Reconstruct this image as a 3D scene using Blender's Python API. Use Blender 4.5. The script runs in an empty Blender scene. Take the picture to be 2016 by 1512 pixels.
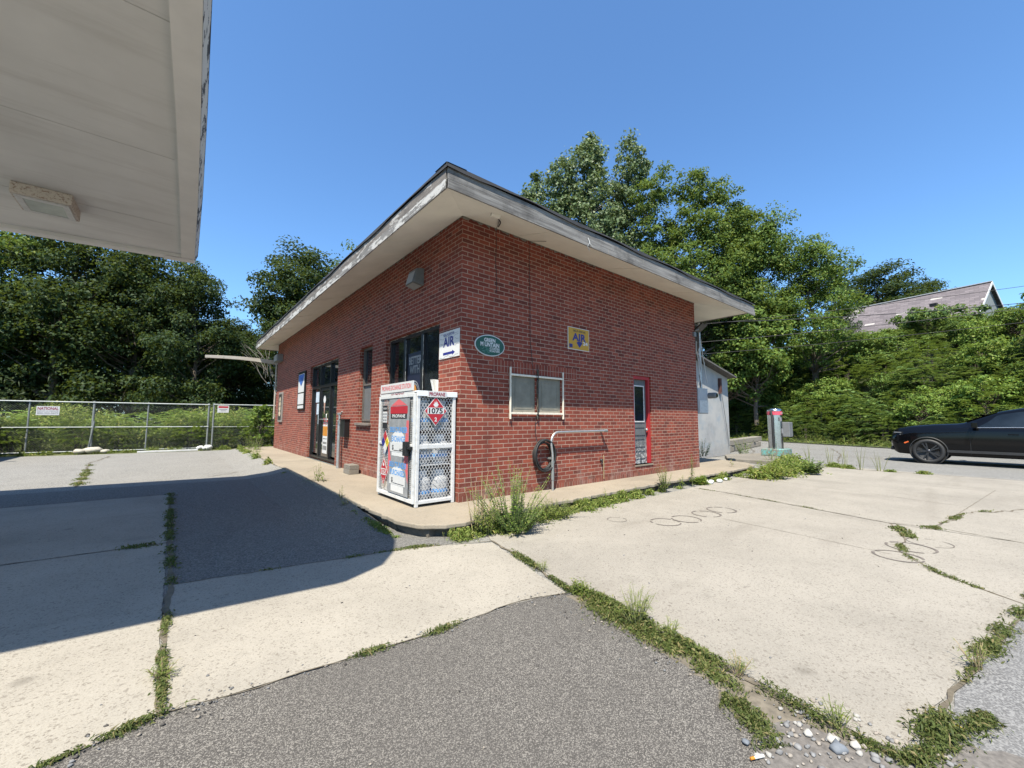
import bpy, math, random
import numpy as np
from mathutils import Vector, Matrix

# ------------------------------------------------------------------ camera, sky, sun, exposure
S = bpy.context.scene
COL = S.collection
CAM = (-3.274, -5.194, 1.22)
YAW, PITCH, ROLL, FPX = 0.8812, 0.0868, 0.0039, 800.99
SUN_V = Vector((-.460, -.345, 1.0)).normalized()
_f = Vector((math.cos(PITCH)*math.cos(YAW), math.cos(PITCH)*math.sin(YAW), math.sin(PITCH)))
_r = _f.cross(Vector((0, 0, 1))).normalized()
_u = _r.cross(_f)
_r2 = _r*math.cos(ROLL) + _u*math.sin(ROLL)
_u2 = -_r*math.sin(ROLL) + _u*math.cos(ROLL)
cd = bpy.data.cameras.new('camera')
cd.sensor_width = 36
cd.lens = FPX/2016*36
cd.clip_start = .05
cd.clip_end = 3000
cam = bpy.data.objects.new('camera', cd)
COL.objects.link(cam)
cam.matrix_world = Matrix(((_r2.x, _u2.x, -_f.x, CAM[0]), (_r2.y, _u2.y, -_f.y, CAM[1]), (_r2.z, _u2.z, -_f.z, CAM[2]), (0, 0, 0, 1)))
S.camera = cam

w = bpy.data.worlds.new('World')
S.world = w
w.use_nodes = True
nt = w.node_tree
nt.nodes.clear()
sky = nt.nodes.new('ShaderNodeTexSky')
sky.sky_type = 'NISHITA'
sky.sun_disc = False
sky.sun_elevation = math.asin(SUN_V.z)
sky.sun_rotation = math.atan2(SUN_V.x, SUN_V.y)
sky.air_density = 1.0
sky.dust_density = .6
sky.ozone_density = 3.5
bg = nt.nodes.new('ShaderNodeBackground')
bg.inputs[1].default_value = .075
wo = nt.nodes.new('ShaderNodeOutputWorld')
tint = nt.nodes.new('ShaderNodeMix')           # clear, deep blue summer sky
tint.data_type = 'RGBA'
tint.blend_type = 'MULTIPLY'
tint.inputs[0].default_value = 1.0
tint.inputs[7].default_value = (1.02, 1.36, 1.58, 1)
nt.links.new(sky.outputs[0], tint.inputs[6])
nt.links.new(tint.outputs[2], bg.inputs[0])
nt.links.new(bg.outputs[0], wo.inputs[0])
sl = bpy.data.lights.new('sun', 'SUN')
sl.energy = 5.0
sl.angle = math.radians(.5)
sl.color = (1.0, .93, .80)
so = bpy.data.objects.new('sun', sl)
COL.objects.link(so)
so.rotation_euler = (-SUN_V).to_track_quat('-Z', 'Y').to_euler()
so.location = (-10, -8, 25)
S.view_settings.view_transform = 'Standard'
S.view_settings.look = 'None'
S.view_settings.exposure = 1.15
S.view_settings.gamma = 1.0
S.view_settings.use_curve_mapping = False
GZ = -.15                                       # level of the yard; the slab round the shop is at 0

# ------------------------------------------------------------------ helpers: objects
WL = {}


def tag(o, label=None, cat=None, group=None, kind=None):
    if label: o['label'] = label
    if cat: o['category'] = cat
    if group: o['group'] = group
    if kind: o['kind'] = kind
    return o


def thing(name, loc, label, cat, group=None):
    o = bpy.data.objects.new(name, None)
    COL.objects.link(o)
    o.location = loc
    o.empty_display_size = .1
    WL[o] = Vector(loc)
    return tag(o, label, cat, group)


def link(name, me, mat, parent=None, loc=None):
    o = bpy.data.objects.new(name, me)
    COL.objects.link(o)
    if mat is not None:
        for m in (mat if isinstance(mat, (list, tuple)) else [mat]):
            me.materials.append(m)
    if parent is not None:
        o.parent = parent
        WL[o] = WL[parent]
    else:
        WL[o] = Vector(loc) if loc else Vector((0, 0, 0))
        if loc: o.location = loc
    return o


def copy_tree(o, parent=None):
    c = o.copy()
    COL.objects.link(c)
    c.parent = parent
    for ch in list(o.children):
        copy_tree(ch, c)
    return c


def bevel(o, wd=.005, seg=2):
    m = o.modifiers.new('bevel', 'BEVEL')
    m.width = wd
    m.segments = seg
    m.limit_method = 'ANGLE'
    m.angle_limit = math.radians(40)
    return o


class MB:
    """collects world-space geometry, links it as one mesh object"""
    def __init__(s):
        s.v, s.f, s.m, s.sm = [], [], [], []

    def add(s, vs, fs, mi=0, smooth=False):
        b = len(s.v)
        s.v += [tuple(p) for p in vs]
        for f in fs:
            s.f.append([i+b for i in f])
            s.m.append(mi)
            s.sm.append(smooth)
        return s

    def box(s, x0, x1, y0, y1, z0, z1, mi=0):
        vs = [(x0, y0, z0), (x1, y0, z0), (x1, y1, z0), (x0, y1, z0), (x0, y0, z1), (x1, y0, z1), (x1, y1, z1), (x0, y1, z1)]
        return s.add(vs, [(3, 2, 1, 0), (4, 5, 6, 7), (0, 1, 5, 4), (1, 2, 6, 5), (2, 3, 7, 6), (3, 0, 4, 7)], mi)

    def obox(s, c, ax, ay, az, hx, hy, hz, mi=0):
        c, ax, ay, az = Vector(c), Vector(ax).normalized(), Vector(ay).normalized(), Vector(az).normalized()
        vs = [c+ax*hx*i+ay*hy*j+az*hz*k for k in (-1, 1) for (i, j) in ((-1, -1), (1, -1), (1, 1), (-1, 1))]
        return s.add(vs, [(3, 2, 1, 0), (4, 5, 6, 7), (0, 1, 5, 4), (1, 2, 6, 5), (2, 3, 7, 6), (3, 0, 4, 7)], mi)

    def quad(s, a, b, c, d, mi=0):
        return s.add([a, b, c, d], [(0, 1, 2, 3)], mi)

    def prism(s, poly, z0, z1, mi=0, inset0=None):
        n = len(poly)
        p0 = inset0 or poly
        vs = [(x, y, z0) for x, y in p0]+[(x, y, z1) for x, y in poly]
        fs = [tuple(range(n, 2*n)), tuple(range(n-1, -1, -1))]
        fs += [(i, (i+1) % n, n+(i+1) % n, n+i) for i in range(n)]
        return s.add(vs, fs, mi)

    def tube(s, pts, r, n=8, mi=0, cap=True, closed=False):
        pts = [Vector(p) for p in pts]
        rs = r if isinstance(r, (list, tuple)) else [r]*len(pts)
        vs, N = [], len(pts)
        up = None
        for i, p in enumerate(pts):
            a = pts[i-1] if (i > 0 or closed) else p
            b = pts[(i+1) % N] if (i < N-1 or closed) else p
            t = (b-a).normalized()
            if up is None:
                up = Vector((0, 0, 1)) if abs(t.z) < .9 else Vector((1, 0, 0))
            sx = t.cross(up)
            if sx.length < 1e-4: sx = t.cross(Vector((0, 1, 0)))
            sx.normalize()
            up = sx.cross(t)
            for k in range(n):
                an = 2*math.pi*k/n
                vs.append(p+(sx*math.cos(an)+up*math.sin(an))*rs[i])
        fs = []
        for i in range(N if closed else N-1):
            j = (i+1) % N
            for k in range(n):
                fs.append((i*n+k, i*n+(k+1) % n, j*n+(k+1) % n, j*n+k))
        s.add(vs, fs, mi, True)
        if cap and not closed:
            s.add(vs[:n], [tuple(range(n-1, -1, -1))], mi)
            s.add(vs[-n:], [tuple(range(n))], mi)
        return s

    def lathe(s, c, prof, n=20, mi=0, axis='z'):
        c = Vector(c)
        vs = []
        for r, h in prof:
            for k in range(n):
                a = 2*math.pi*k/n
                x, y = r*math.cos(a), r*math.sin(a)
                vs.append(c+(Vector((x, y, h)) if axis == 'z' else Vector((h, x, y)) if axis == 'x' else Vector((y, h, x))))
        fs = []
        for i in range(len(prof)-1):
            for k in range(n):
                fs.append((i*n+k, i*n+(k+1) % n, (i+1)*n+(k+1) % n, (i+1)*n+k))
        return s.add(vs, fs, mi, True)

    def build(s, name, mat, parent=None, loc=None):
        me = bpy.data.meshes.new(name)
        off = WL[parent] if parent is not None else Vector(loc) if loc else Vector((0, 0, 0))
        me.from_pydata([(x-off.x, y-off.y, z-off.z) for x, y, z in s.v], [], s.f)
        me.polygons.foreach_set('material_index', s.m)
        me.polygons.foreach_set('use_smooth', s.sm)
        me.update()
        return link(name, me, mat, parent, loc)


def fast_mesh(name, V, k, smooth=False):
    """V: (N*k,3) array, N faces of k corners each"""
    V = np.asarray(V, np.float32).reshape(-1, 3)
    n = len(V)//k
    me = bpy.data.meshes.new(name)
    me.vertices.add(len(V))
    me.vertices.foreach_set('co', V.ravel())
    me.loops.add(len(V))
    me.loops.foreach_set('vertex_index', np.arange(len(V), dtype=np.int32))
    me.polygons.add(n)
    me.polygons.foreach_set('loop_start', np.arange(0, len(V), k, dtype=np.int32))
    me.polygons.foreach_set('loop_total', np.full(n, k, np.int32))
    me.update(calc_edges=True)
    me.validate()
    return me


def text(body, face, c, wd, ht, mat, parent, bold=.012, name='lettering', thick=.0015, shear=0.0, off=None):
    """lettering fitted to wd x ht round c on a wall facing -y ('R'), -x ('L')"""
    cu = bpy.data.curves.new('t', 'FONT')
    cu.body = body
    cu.size = 1
    cu.offset = bold
    cu.extrude = 0
    cu.shear = shear
    cu.align_x = 'CENTER'
    cu.resolution_u = 3
    cu.space_line = .85
    to = bpy.data.objects.new('t', cu)
    COL.objects.link(to)
    dg = bpy.context.evaluated_depsgraph_get()
    tm = bpy.data.meshes.new_from_object(to.evaluated_get(dg))
    vs = np.array([v.co for v in tm.vertices])
    fs = [list(p.vertices) for p in tm.polygons]
    bpy.data.objects.remove(to)
    bpy.data.curves.remove(cu)
    bpy.data.meshes.remove(tm)
    mn, mx = vs.min(0), vs.max(0)
    a = (vs[:, 0]-(mn[0]+mx[0])/2)*wd/(mx[0]-mn[0])
    b = (vs[:, 1]-(mn[1]+mx[1])/2)*ht/(mx[1]-mn[1])
    c = Vector(c)
    if face == 'R':
        P = [(c.x+x, c.y-.0, c.z+z) for x, z in zip(a, b)]
    else:
        P = [(c.x, c.y-x, c.z+z) for x, z in zip(a, b)]
    return MB().add(P, fs).build(name, mat, parent)


# ------------------------------------------------------------------ helpers: materials
def N(nt, typ, **kw):
    n = nt.nodes.new(typ)
    for k, v in kw.items():
        setattr(n, k, v)
    return n


def sock(nt, x):
    return x


class MT:
    def __init__(s, name, rough=.7, metal=0.0, spec=.5):
        s.m = bpy.data.materials.new(name)
        s.m.use_nodes = True
        s.t = s.m.node_tree
        s.p = s.t.nodes['Principled BSDF']
        s.p.inputs['Roughness'].default_value = rough
        s.p.inputs['Metallic'].default_value = metal
        s.p.inputs['Specular IOR Level'].default_value = spec
        s.L = s.t.links.new
        g = N(s.t, 'ShaderNodeNewGeometry')
        s.pos = g.outputs['Position']
        s.geo = g
        s.obj = N(s.t, 'ShaderNodeTexCoord').outputs['Object']

    def noise(s, scale, detail=4, rough=.6, vec=None, stretch=None):
        v = vec or s.pos
        if stretch:
            mp = N(s.t, 'ShaderNodeMapping')
            mp.inputs['Scale'].default_value = stretch
            s.L(v, mp.inputs[0])
            v = mp.outputs[0]
        n = N(s.t, 'ShaderNodeTexNoise')
        n.inputs['Scale'].default_value = scale
        n.inputs['Detail'].default_value = detail
        n.inputs['Roughness'].default_value = rough
        s.L(v, n.inputs['Vector'])
        return n.outputs['Fac']

    def voro(s, scale, vec=None, out='Color', feature='F1'):
        n = N(s.t, 'ShaderNodeTexVoronoi', feature=feature)
        n.inputs['Scale'].default_value = scale
        s.L(vec or s.pos, n.inputs['Vector'])
        return n.outputs[out]

    def ramp(s, fac, stops, interp='LINEAR'):
        r = N(s.t, 'ShaderNodeValToRGB')
        r.color_ramp.interpolation = interp
        e = r.color_ramp.elements
        while len(e) < len(stops): e.new(.5)
        for q, (p, c) in zip(e, stops):
            q.position = p
            q.color = (c, c, c, 1) if isinstance(c, (int, float)) else tuple(c)+(1,)
        s.L(fac, r.inputs[0])
        return r.outputs[0]

    def mix(s, a, b, fac, mode='MIX'):
        m = N(s.t, 'ShaderNodeMix', data_type='RGBA', blend_type=mode)
        for x, i in ((a, 6), (b, 7), (fac, 0)):
            if isinstance(x, (int, float)): m.inputs[i].default_value = x if i == 0 else (x, x, x, 1)
            elif isinstance(x, tuple): m.inputs[i].default_value = x+(1,)
            else: s.L(x, m.inputs[i])
        return m.outputs[2]

    def math(s, op, a, b=0.0):
        m = N(s.t, 'ShaderNodeMath', operation=op)
        for x, i in ((a, 0), (b, 1)):
            if isinstance(x, (int, float)): m.inputs[i].default_value = x
            else: s.L(x, m.inputs[i])
        return m.outputs[0]

    def sep(s, v):
        n = N(s.t, 'ShaderNodeSeparateXYZ')
        s.L(v, n.inputs[0])
        return n.outputs

    def comb(s, x, y, z=0.0):
        n = N(s.t, 'ShaderNodeCombineXYZ')
        for q, i in ((x, 0), (y, 1), (z, 2)):
            if isinstance(q, (int, float)): n.inputs[i].default_value = q
            else: s.L(q, n.inputs[i])
        return n.outputs[0]

    def col(s, c):
        if isinstance(c, tuple): s.p.inputs['Base Color'].default_value = c+(1,)
        else: s.L(c, s.p.inputs['Base Color'])
        return s

    def rough(s, c):
        s.L(c, s.p.inputs['Roughness'])
        return s

    def bump(s, h, strength=.3, dist=.01):
        b = N(s.t, 'ShaderNodeBump')
        b.inputs['Strength'].default_value = strength
        b.inputs['Distance'].default_value = dist
        s.L(h, b.inputs['Height'])
        s.L(b.outputs[0], s.p.inputs['Normal'])
        return s


def paint(name, c, rough=.55, var=.12, scale=6, metal=0.0, dirt=0.0, spec=.5):
    m = MT(name, rough, metal, spec)
    f = m.noise(scale, 5)
    d = tuple(x*(1-var) for x in c)
    b = tuple(min(1, x*(1+var)) for x in c)
    cc = m.ramp(f, [(.3, d), (.7, b)])
    if dirt:
        g = m.ramp(m.noise(scale*2.3, 6, .7), [(.52, 0.0), (.72, dirt)])
        cc = m.mix(cc, (.09, .075, .06), g)
    m.col(cc)
    return m.m


def brick_mat():
    m = MT('brick', .85, 0, .3)
    x, y, z = m.sep(m.pos)
    u = m.math('SUBTRACT', x, y)
    wob = m.math('MULTIPLY', m.math('SUBTRACT', m.noise(9, 2), .5), .006)
    vec = m.comb(u, m.math('ADD', z, wob))

    def bt(v, wd, ht):
        b = N(m.t, 'ShaderNodeTexBrick')
        b.offset = .5
        b.inputs['Color1'].default_value = (0, 0, 0, 1)
        b.inputs['Color2'].default_value = (1, 1, 1, 1)
        b.inputs['Mortar'].default_value = (.5, .5, .5, 1)
        b.inputs['Scale'].default_value = 1
        b.inputs['Mortar Size'].default_value = .0062
        b.inputs['Mortar Smooth'].default_value = .15
        b.inputs['Bias'].default_value = 0
        b.inputs['Brick Width'].default_value = wd
        b.inputs['Row Height'].default_value = ht
        m.L(v, b.inputs['Vector'])
        return b
    b1 = bt(vec, .208, .0695)
    # rowlock courses: under the slab line and above the two small windows
    b2 = bt(m.comb(u, m.math('ADD', z, .012)), .0705, .105)
    b2.offset = 0
    b2.inputs['Mortar Size'].default_value = .0045
    low = m.math('LESS_THAN', z, .083)
    w0 = m.math('MULTIPLY', m.math('GREATER_THAN', z, 1.977), m.math('LESS_THAN', z, 2.183))
    w1 = m.math('MULTIPLY', m.math('GREATER_THAN', x, .6), m.math('LESS_THAN', x, 2.62))
    sel = m.math('MAXIMUM', m.math('MULTIPLY', low, m.math('GREATER_THAN', x, -.05)), m.math('MULTIPLY', w0, w1))
    fac = m.mix(b1.outputs['Fac'], b2.outputs['Fac'], sel)
    tone = m.mix(b1.outputs['Color'], b2.outputs['Color'], sel)
    br = m.ramp(tone, [(0, (.098, .024, .016)), (.14, (.138, .030, .019)), (.5, (.174, .036, .022)), (.86, (.206, .046, .027)), (1, (.245, .060, .035))])
    br = m.mix(br, (.12, .035, .028), m.ramp(m.noise(2.2, 5), [(.45, 0.0), (.75, .35)]))
    br = m.mix(br, (.30, .14, .10), m.ramp(m.noise(40, 3), [(.55, 0.0), (.8, .35)]))
    mo = m.ramp(m.noise(7, 4), [(.3, (.235, .152, .116)), (.7, (.37, .255, .195))])
    c = m.mix(br, mo, fac)
    c = m.mix(c, (.075, .028, .022), m.ramp(m.noise(1.0, 5, .65, stretch=(3.2, 3.2, .35)), [(.55, 0.0), (.78, .45)]))
    c = m.mix(c, (.16, .10, .07), m.math('MULTIPLY', m.ramp(m.noise(5.0, 5, .7), [(.4, .15), (.7, .6)]), m.ramp(z, [(.0, 1.0), (.28, .0)])))
    # lime bloom low on the wall
    bl = m.math('MULTIPLY', m.ramp(m.noise(3.1, 6, .7), [(.5, 0.0), (.75, .5)]), m.ramp(z, [(0.0, 1.0), (.55, 0.0)]))
    c = m.mix(c, (.42, .33, .28), bl)
    m.col(c)
    h = m.math('ADD', m.math('MULTIPLY', m.math('SUBTRACT', 1.0, fac), 1.0), m.math('MULTIPLY', m.noise(60, 3), .25))
    m.bump(h, .7, .006)
    return m.m


def concrete_mat(name, base=(.48, .44, .37), speck=.6, scale=1.0):
    m = MT(name, .9, 0, .25)
    b = m.ramp(m.noise(.55, 6, .65), [(.3, tuple(x*.80 for x in base)), (.55, base), (.75, tuple(x*1.10 for x in base))])
    b = m.mix(b, tuple(x*.72 for x in base), m.ramp(m.noise(2.7, 6, .7), [(.5, 0.0), (.8, .55)]))
    nz = N(m.t, 'ShaderNodeTexNoise')
    nz.inputs['Scale'].default_value = 60
    m.L(m.pos, nz.inputs['Vector'])
    wv = m.mix(m.pos, nz.outputs['Color'], .010, 'ADD')
    v = m.sep(m.voro(105*scale, wv))[0]
    b = m.mix(b, (.20, .17, .135), m.ramp(v, [(0.0, speck), (.07, speck*.7), (.11, 0.0)]))
    b = m.mix(b, (.62, .58, .50), m.ramp(v, [(.70, 0.0), (.85, speck*.35)]))
    v3 = m.sep(m.voro(210*scale, wv))[2]
    b = m.mix(b, (.24, .21, .17), m.ramp(v3, [(0.0, speck*.8), (.12, speck*.5), (.2, 0.0)]))
    v2 = m.sep(m.voro(50*scale, wv))[1]
    b = m.mix(b, (.19, .16, .13), m.ramp(v2, [(0.0, speck*.8), (.012, speck*.6), (.02, 0.0)]))
    st = m.ramp(m.noise(1.3, 3, .5, stretch=(1.0, .25, 1.0)), [(.58, 0.0), (.75, .22)])
    b = m.mix(b, (.20, .18, .15), st)
    oi = N(m.t, 'ShaderNodeObjectInfo')
    b = m.mix(b, m.ramp(oi.outputs['Random'], [(0.0, (.88, .88, .89)), (1.0, (1.06, 1.05, 1.03))]), 1.0, 'MULTIPLY')
    b = m.mix(b, (.24, .21, .17), m.ramp(m.noise(.9, 2, .5, stretch=(.35, 2.2, 1.0)), [(.6, 0.0), (.7, .22)]))
    sp = m.ramp(m.voro(1.7, out='Distance'), [(.0, .55), (.05, .35), (.11, 0.0)])
    b = m.mix(b, (.16, .14, .115), m.math('MULTIPLY', sp, m.ramp(m.noise(1.9, 2), [(.52, 0.0), (.6, 1.0)])))
    m.col(m.mix(b, (.53, .53, .53), 1.0, 'MULTIPLY'))
    m.bump(m.math('ADD', m.noise(90, 4), m.math('MULTIPLY', v, .5)), .28, .006)
    return m.m


def asphalt_mat(name, dark=(.085, .083, .082), light=(.36, .35, .33), cover=.5, scale=1.0, tint=None):
    m = MT(name, .92, 0, .25)
    v = m.sep(m.voro(120*scale))[0]
    c = m.ramp(v, [(0.0, tuple(x*.55 for x in dark)), (1-cover, dark), (min(.99, 1-cover+.12), tuple((a+b)*.5 for a, b in zip(dark, light))), (1.0, light)])
    c = m.mix(c, tint or dark, m.ramp(m.noise(1.1, 6, .65), [(.35, 0.0), (.7, .45)]))
    c = m.mix(c, (.045, .042, .04), m.ramp(m.noise(.8, 5, .7, stretch=(1, .4, 1)), [(.6, 0.0), (.78, .35)]))
    m.col(m.mix(c, (.54, .535, .52), 1.0, 'MULTIPLY'))
    m.bump(m.math('ADD', v, m.noise(70, 3)), .45, .008)
    return m.m


def leaf_mat(name, stops, trans=.35, rough=.5):
    m = MT(name, .62, 0, .18)
    ri = m.geo.outputs['Random Per Island']
    c = m.ramp(ri, stops)
    oi = N(m.t, 'ShaderNodeObjectInfo')
    c = m.mix(c, (.03, .045, .012), m.ramp(oi.outputs['Random'], [(0.0, 0.0), (1.0, .35)]))
    m.col(c)
    tr = N(m.t, 'ShaderNodeBsdfTranslucent')
    m.L(m.mix(c, (.35, .42, .04), .25), tr.inputs[0])
    mx = N(m.t, 'ShaderNodeMixShader')
    mx.inputs[0].default_value = trans
    m.L(m.p.outputs[0], mx.inputs[1])
    m.L(tr.outputs[0], mx.inputs[2])
    out = m.t.nodes['Material Output']
    m.L(mx.outputs[0], out.inputs[0])
    return m.m


def glass_mat(name, c=(.012, .015, .018), rough=.03, spec=.9):
    m = MT(name, rough, 0, spec)
    m.col(m.ramp(m.noise(1.5, 3), [(.35, tuple(x*.6 for x in c)), (.7, tuple(x*1.6 for x in c))]))
    m.bump(m.noise(1.3, 1), .015, .05)
    return m.m


def wood_grey(name, axis=0, a=(.075, .070, .066), b=(.25, .24, .225), peel=None, amount=.0):
    m = MT(name, .85, 0, .3)
    st = [28, 28, 28]
    st[axis] = 1.3
    f = m.noise(1.0, 6, .7, stretch=tuple(st))
    c = m.ramp(f, [(.3, a), (.5, tuple((p+q)/2 for p, q in zip(a, b))), (.68, b)])
    c = m.mix(c, tuple(x*.45 for x in a), m.ramp(m.noise(1.7, 6, .7), [(.52, 0.0), (.72, .75)]))
    if peel:
        st2 = [9, 9, 9]
        st2[axis] = 2.2
        g = m.ramp(m.noise(1.0, 5, .75, stretch=tuple(st2)), [(.56-amount, 0.0), (.58-amount, 1.0)])
        c = m.mix(c, peel, g)
    m.col(c)
    m.bump(f, .35, .006)
    return m.m


M = {}
M['brick'] = brick_mat()
M['concrete'] = concrete_mat('concrete_slab', (.52, .482, .412), .62, 1.1)
M['slab'] = concrete_mat('walk_slab', (.50, .43, .33), .35, .8)
M['asphalt'] = asphalt_mat('yard_asphalt', (.30, .295, .28), (.50, .49, .465), .5, .9, (.42, .41, .39))
M['asphalt_shade_patch'] = asphalt_mat('shade_patch_asphalt', (.225, .22, .21), (.36, .35, .33), .5, .8, (.23, .225, .215))  # darker asphalt; part of the canopy's shade is put into its colour
M['asphalt_dark'] = asphalt_mat('near_asphalt', (.14, .131, .123), (.44, .415, .38), .42, 2.1)
M['asphalt_road'] = asphalt_mat('road_asphalt', (.27, .27, .26), (.46, .455, .44), .5, .8, (.35, .345, .335))
M['soil'] = paint('soil', (.085, .074, .058), .95, .35, 5)
M['crack'] = paint('crack_dirt', (.105, .088, .062), .95, .4, 12)
M['stain'] = paint('tyre_ring', (.105, .09, .078), .9, .3, 20)
M['grassground'] = paint('grass_ground', (.09, .10, .03), .95, .4, 2.5)
M['bankground'] = paint('bank_ground', (.035, .045, .016), .95, .4, 2.5)
M['soffit'] = paint('soffit_paint', (.71, .68, .60), .8, .07, 2.2)
cs = MT('canopy_soffit_paint', .75)
cc_ = cs.ramp(cs.noise(.8, 5), [(.3, (.55, .545, .52)), (.7, (.67, .665, .64))])
cc_ = cs.mix(cc_, (.40, .38, .35), cs.ramp(cs.noise(1.0, 5, .7, stretch=(.5, 4.5, 1)), [(.52, 0.0), (.75, .45)]))
cc_ = cs.mix(cc_, (.12, .10, .08), cs.ramp(cs.voro(2.3, out='Distance'), [(.0, .9), (.014, .7), (.022, 0.0)]))
M['canopy_soffit'] = cs.col(cc_).m
M['canopy_trim'] = paint('canopy_trim_paint', (.66, .65, .62), .65, .06, 3)
M['fascia_y'] = wood_grey('fascia_side', 0)
M['fascia_x'] = wood_grey('fascia_front', 1, (.07, .06, .052), (.20, .18, .16), peel=(.33, .315, .29), amount=.0)
M['fascia_lower'] = wood_grey('fascia_lower', 1, (.10, .095, .09), (.24, .23, .215), peel=(.42, .41, .385), amount=.06)
M['canopy_fascia'] = wood_grey('canopy_fascia', 1, (.05, .044, .038), (.15, .135, .12), peel=(.62, .575, .50), amount=.10)
M['membrane'] = paint('roof_membrane', (.022, .022, .024), .8, .3, 4)
M['white_paint'] = paint('white_paint', (.52, .52, .51), .45, .08, 7, dirt=.40)
M['white_sign'] = paint('white_sign', (.50, .50, .49), .5, .04, 9)
M['cream_metal'] = paint('cream_window_metal', (.62, .57, .47), .5, .1, 12, dirt=.5)
M['black_frame'] = paint('black_frame', (0.0096, 0.0096, 0.0102), .4, .2, 8)
M['red_paint'] = paint('red_door_paint', (0.3024, 0.0144, 0.0187), .5, .14, 7, dirt=.25)
M['glass'] = glass_mat('shop_glass')
M['glass_dark'] = glass_mat('dark_glass', (.008, .012, .017), .04, .35)
M['screen'] = paint('window_screen', (.075, .078, .066), .7, .25, 5)
M['galv'] = paint('galvanised_steel', (.42, .42, .41), .42, .15, 14, .75, .2)
M['galv_dull'] = paint('dull_galvanised', (.17, .185, .18), .6, .15, 14, .2)
M['stainless'] = paint('stainless', (.55, .54, .52), .22, .15, 9, 1.0)
M['black_rubber'] = paint('black_rubber', (.014, .014, .014), .6, .2, 12)
M['cable'] = paint('black_cable', (.02, .018, .018), .6, .2, 12)
M['meter_grey'] = paint('meter_grey', (.36, .37, .38), .5, .08, 8)
M['grey_box'] = paint('grey_box', (.14, .145, .15), .5, .1, 8)
M['cmu'] = concrete_mat('block', (.36, .33, .28), .4, .9)
M['bark'] = paint('bark', (.085, .068, .052), .9, .4, 9)
M['bark_pale'] = paint('pale_bark', (.20, .18, .15), .9, .3, 9)
M['stem'] = paint('weed_stem', (.16, .17, .07), .8, .25, 20)
M['stem_dry'] = paint('dry_stem', (.26, .20, .11), .8, .25, 20)
M['white_plastic'] = paint('white_plastic', (.48, .48, .46), .5, .06, 12)
M['blue_ink'] = paint('blue_ink', (0.0125, 0.0150, 0.1500), .5, .08, 9)
M['black_ink'] = paint('black_ink', (0.0100, 0.0100, 0.0110), .5, .08, 9)
M['red_ink'] = paint('red_ink', (0.3410, 0.0136, 0.0217), .5, .08, 9)
M['pink_ink'] = paint('faded_red_ink', (0.4950, 0.0975, 0.1050), .5, .08, 9)
M['sky_ink'] = paint('light_blue_ink', (0.0750, 0.2475, 0.5250), .5, .08, 9)
M['maroon_ink'] = paint('maroon_ink', (0.1950, 0.0078, 0.0325), .5, .08, 9)
M['grey_ink'] = paint('grey_ink', (0.1950, 0.2015, 0.2145), .5, .08, 9)
M['white_ink'] = paint('white_ink', (.54, .54, .53), .5, .04, 9)
M['yellow_sign'] = paint('yellow_sign', (0.4250, 0.2295, 0.0085), .5, .07, 6, dirt=.12)
M['green_sign'] = paint('green_sign', (0.0054, 0.0612, 0.0374), .45, .12, 7, dirt=.12)
M['yellow_ink'] = paint('yellow_ink', (0.5400, 0.4125, 0.0225), .5, .06, 9)
M['orange_ink'] = paint('orange_ink', (0.4340, 0.1750, 0.0210), .5, .1, 14)
M['navy'] = paint('navy_poster', (0.0108, 0.0132, 0.0300), .4, .2, 6)
M['silver_print'] = paint('grey_print', (0.2232, 0.2294, 0.2356), .4, .2, 10)


# ------------------------------------------------------------------ the ground
rng = np.random.default_rng(7)


def rough_poly(poly, step=.12, amp=.012, seed=0):
    """walk round a polygon with small random offsets so that edges look broken"""
    r = random.Random(seed)
    out = []
    n = len(poly)
    for i in range(n):
        a, b = Vector(poly[i]), Vector(poly[(i+1) % n])
        L = (b-a).length
        k = max(1, min(90, int(L/step)))
        for j in range(k):
            p = a.lerp(b, j/k)
            if L < 20: p = p+Vector((r.uniform(-amp, amp), r.uniform(-amp, amp)))
            out.append((p.x, p.y))
    return out


def sheet(name, poly, z, mat, step=.12, amp=.012, seed=0, thick=.003):
    mb = MB()
    p = rough_poly(poly, step, amp, seed) if amp else poly
    mb.add([(x, y, z) for x, y in p], [tuple(range(len(p)))])
    return tag(mb.build(name, mat), kind='structure')


def road_edge(y):
    """x of the far edge of the road that passes behind the yard"""
    return 25.8+.40*(y-2.2) if y > -12 else 20.1


def hill_z(x, y):
    """ground behind the far road edge climbs to the house"""
    d = x-road_edge(y)
    t = min(max((d-1.6)/12.0, 0), 1)
    return GZ+.02+max(0, min(d, 1.6))*.05+6.2*t*t*(3-2*t)


mb = MB()
mb.quad((-900, -900, -.172), (900, -900, -.172), (900, 900, -.172), (-900, 900, -.172))
tag(mb.build('ground', M['grassground']), kind='structure')
sheet('yard_asphalt', [(-26, -30), (12.35, -30), (12.35, 9), (-.2, 16.7), (-3, 16.5), (-7.5, 17.0), (-26, 18.8)], GZ-.008, M['asphalt'], .3, .03, 1)
sheet('road', [(12.0, -40), (20.0, -40), (20.1, -12), (21.0, -9.8), (23.45, -3.6), (25.8, 2.2), (28.2, 8.2), (33, 20), (19, 20), (12.6, 8), (12.2, 0)], GZ-.0125, M['asphalt_road'], .4, .03, 2)
MEDGE = [(-.77, -2.90), (-1.02, -2.80), (-1.29, -2.75), (-1.93, -2.76), (-2.55, -2.69), (-2.99, -2.66), (-3.22, -2.61), (-3.60, -2.68), (-4.4, -2.78), (-6.5, -2.9)]
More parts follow.
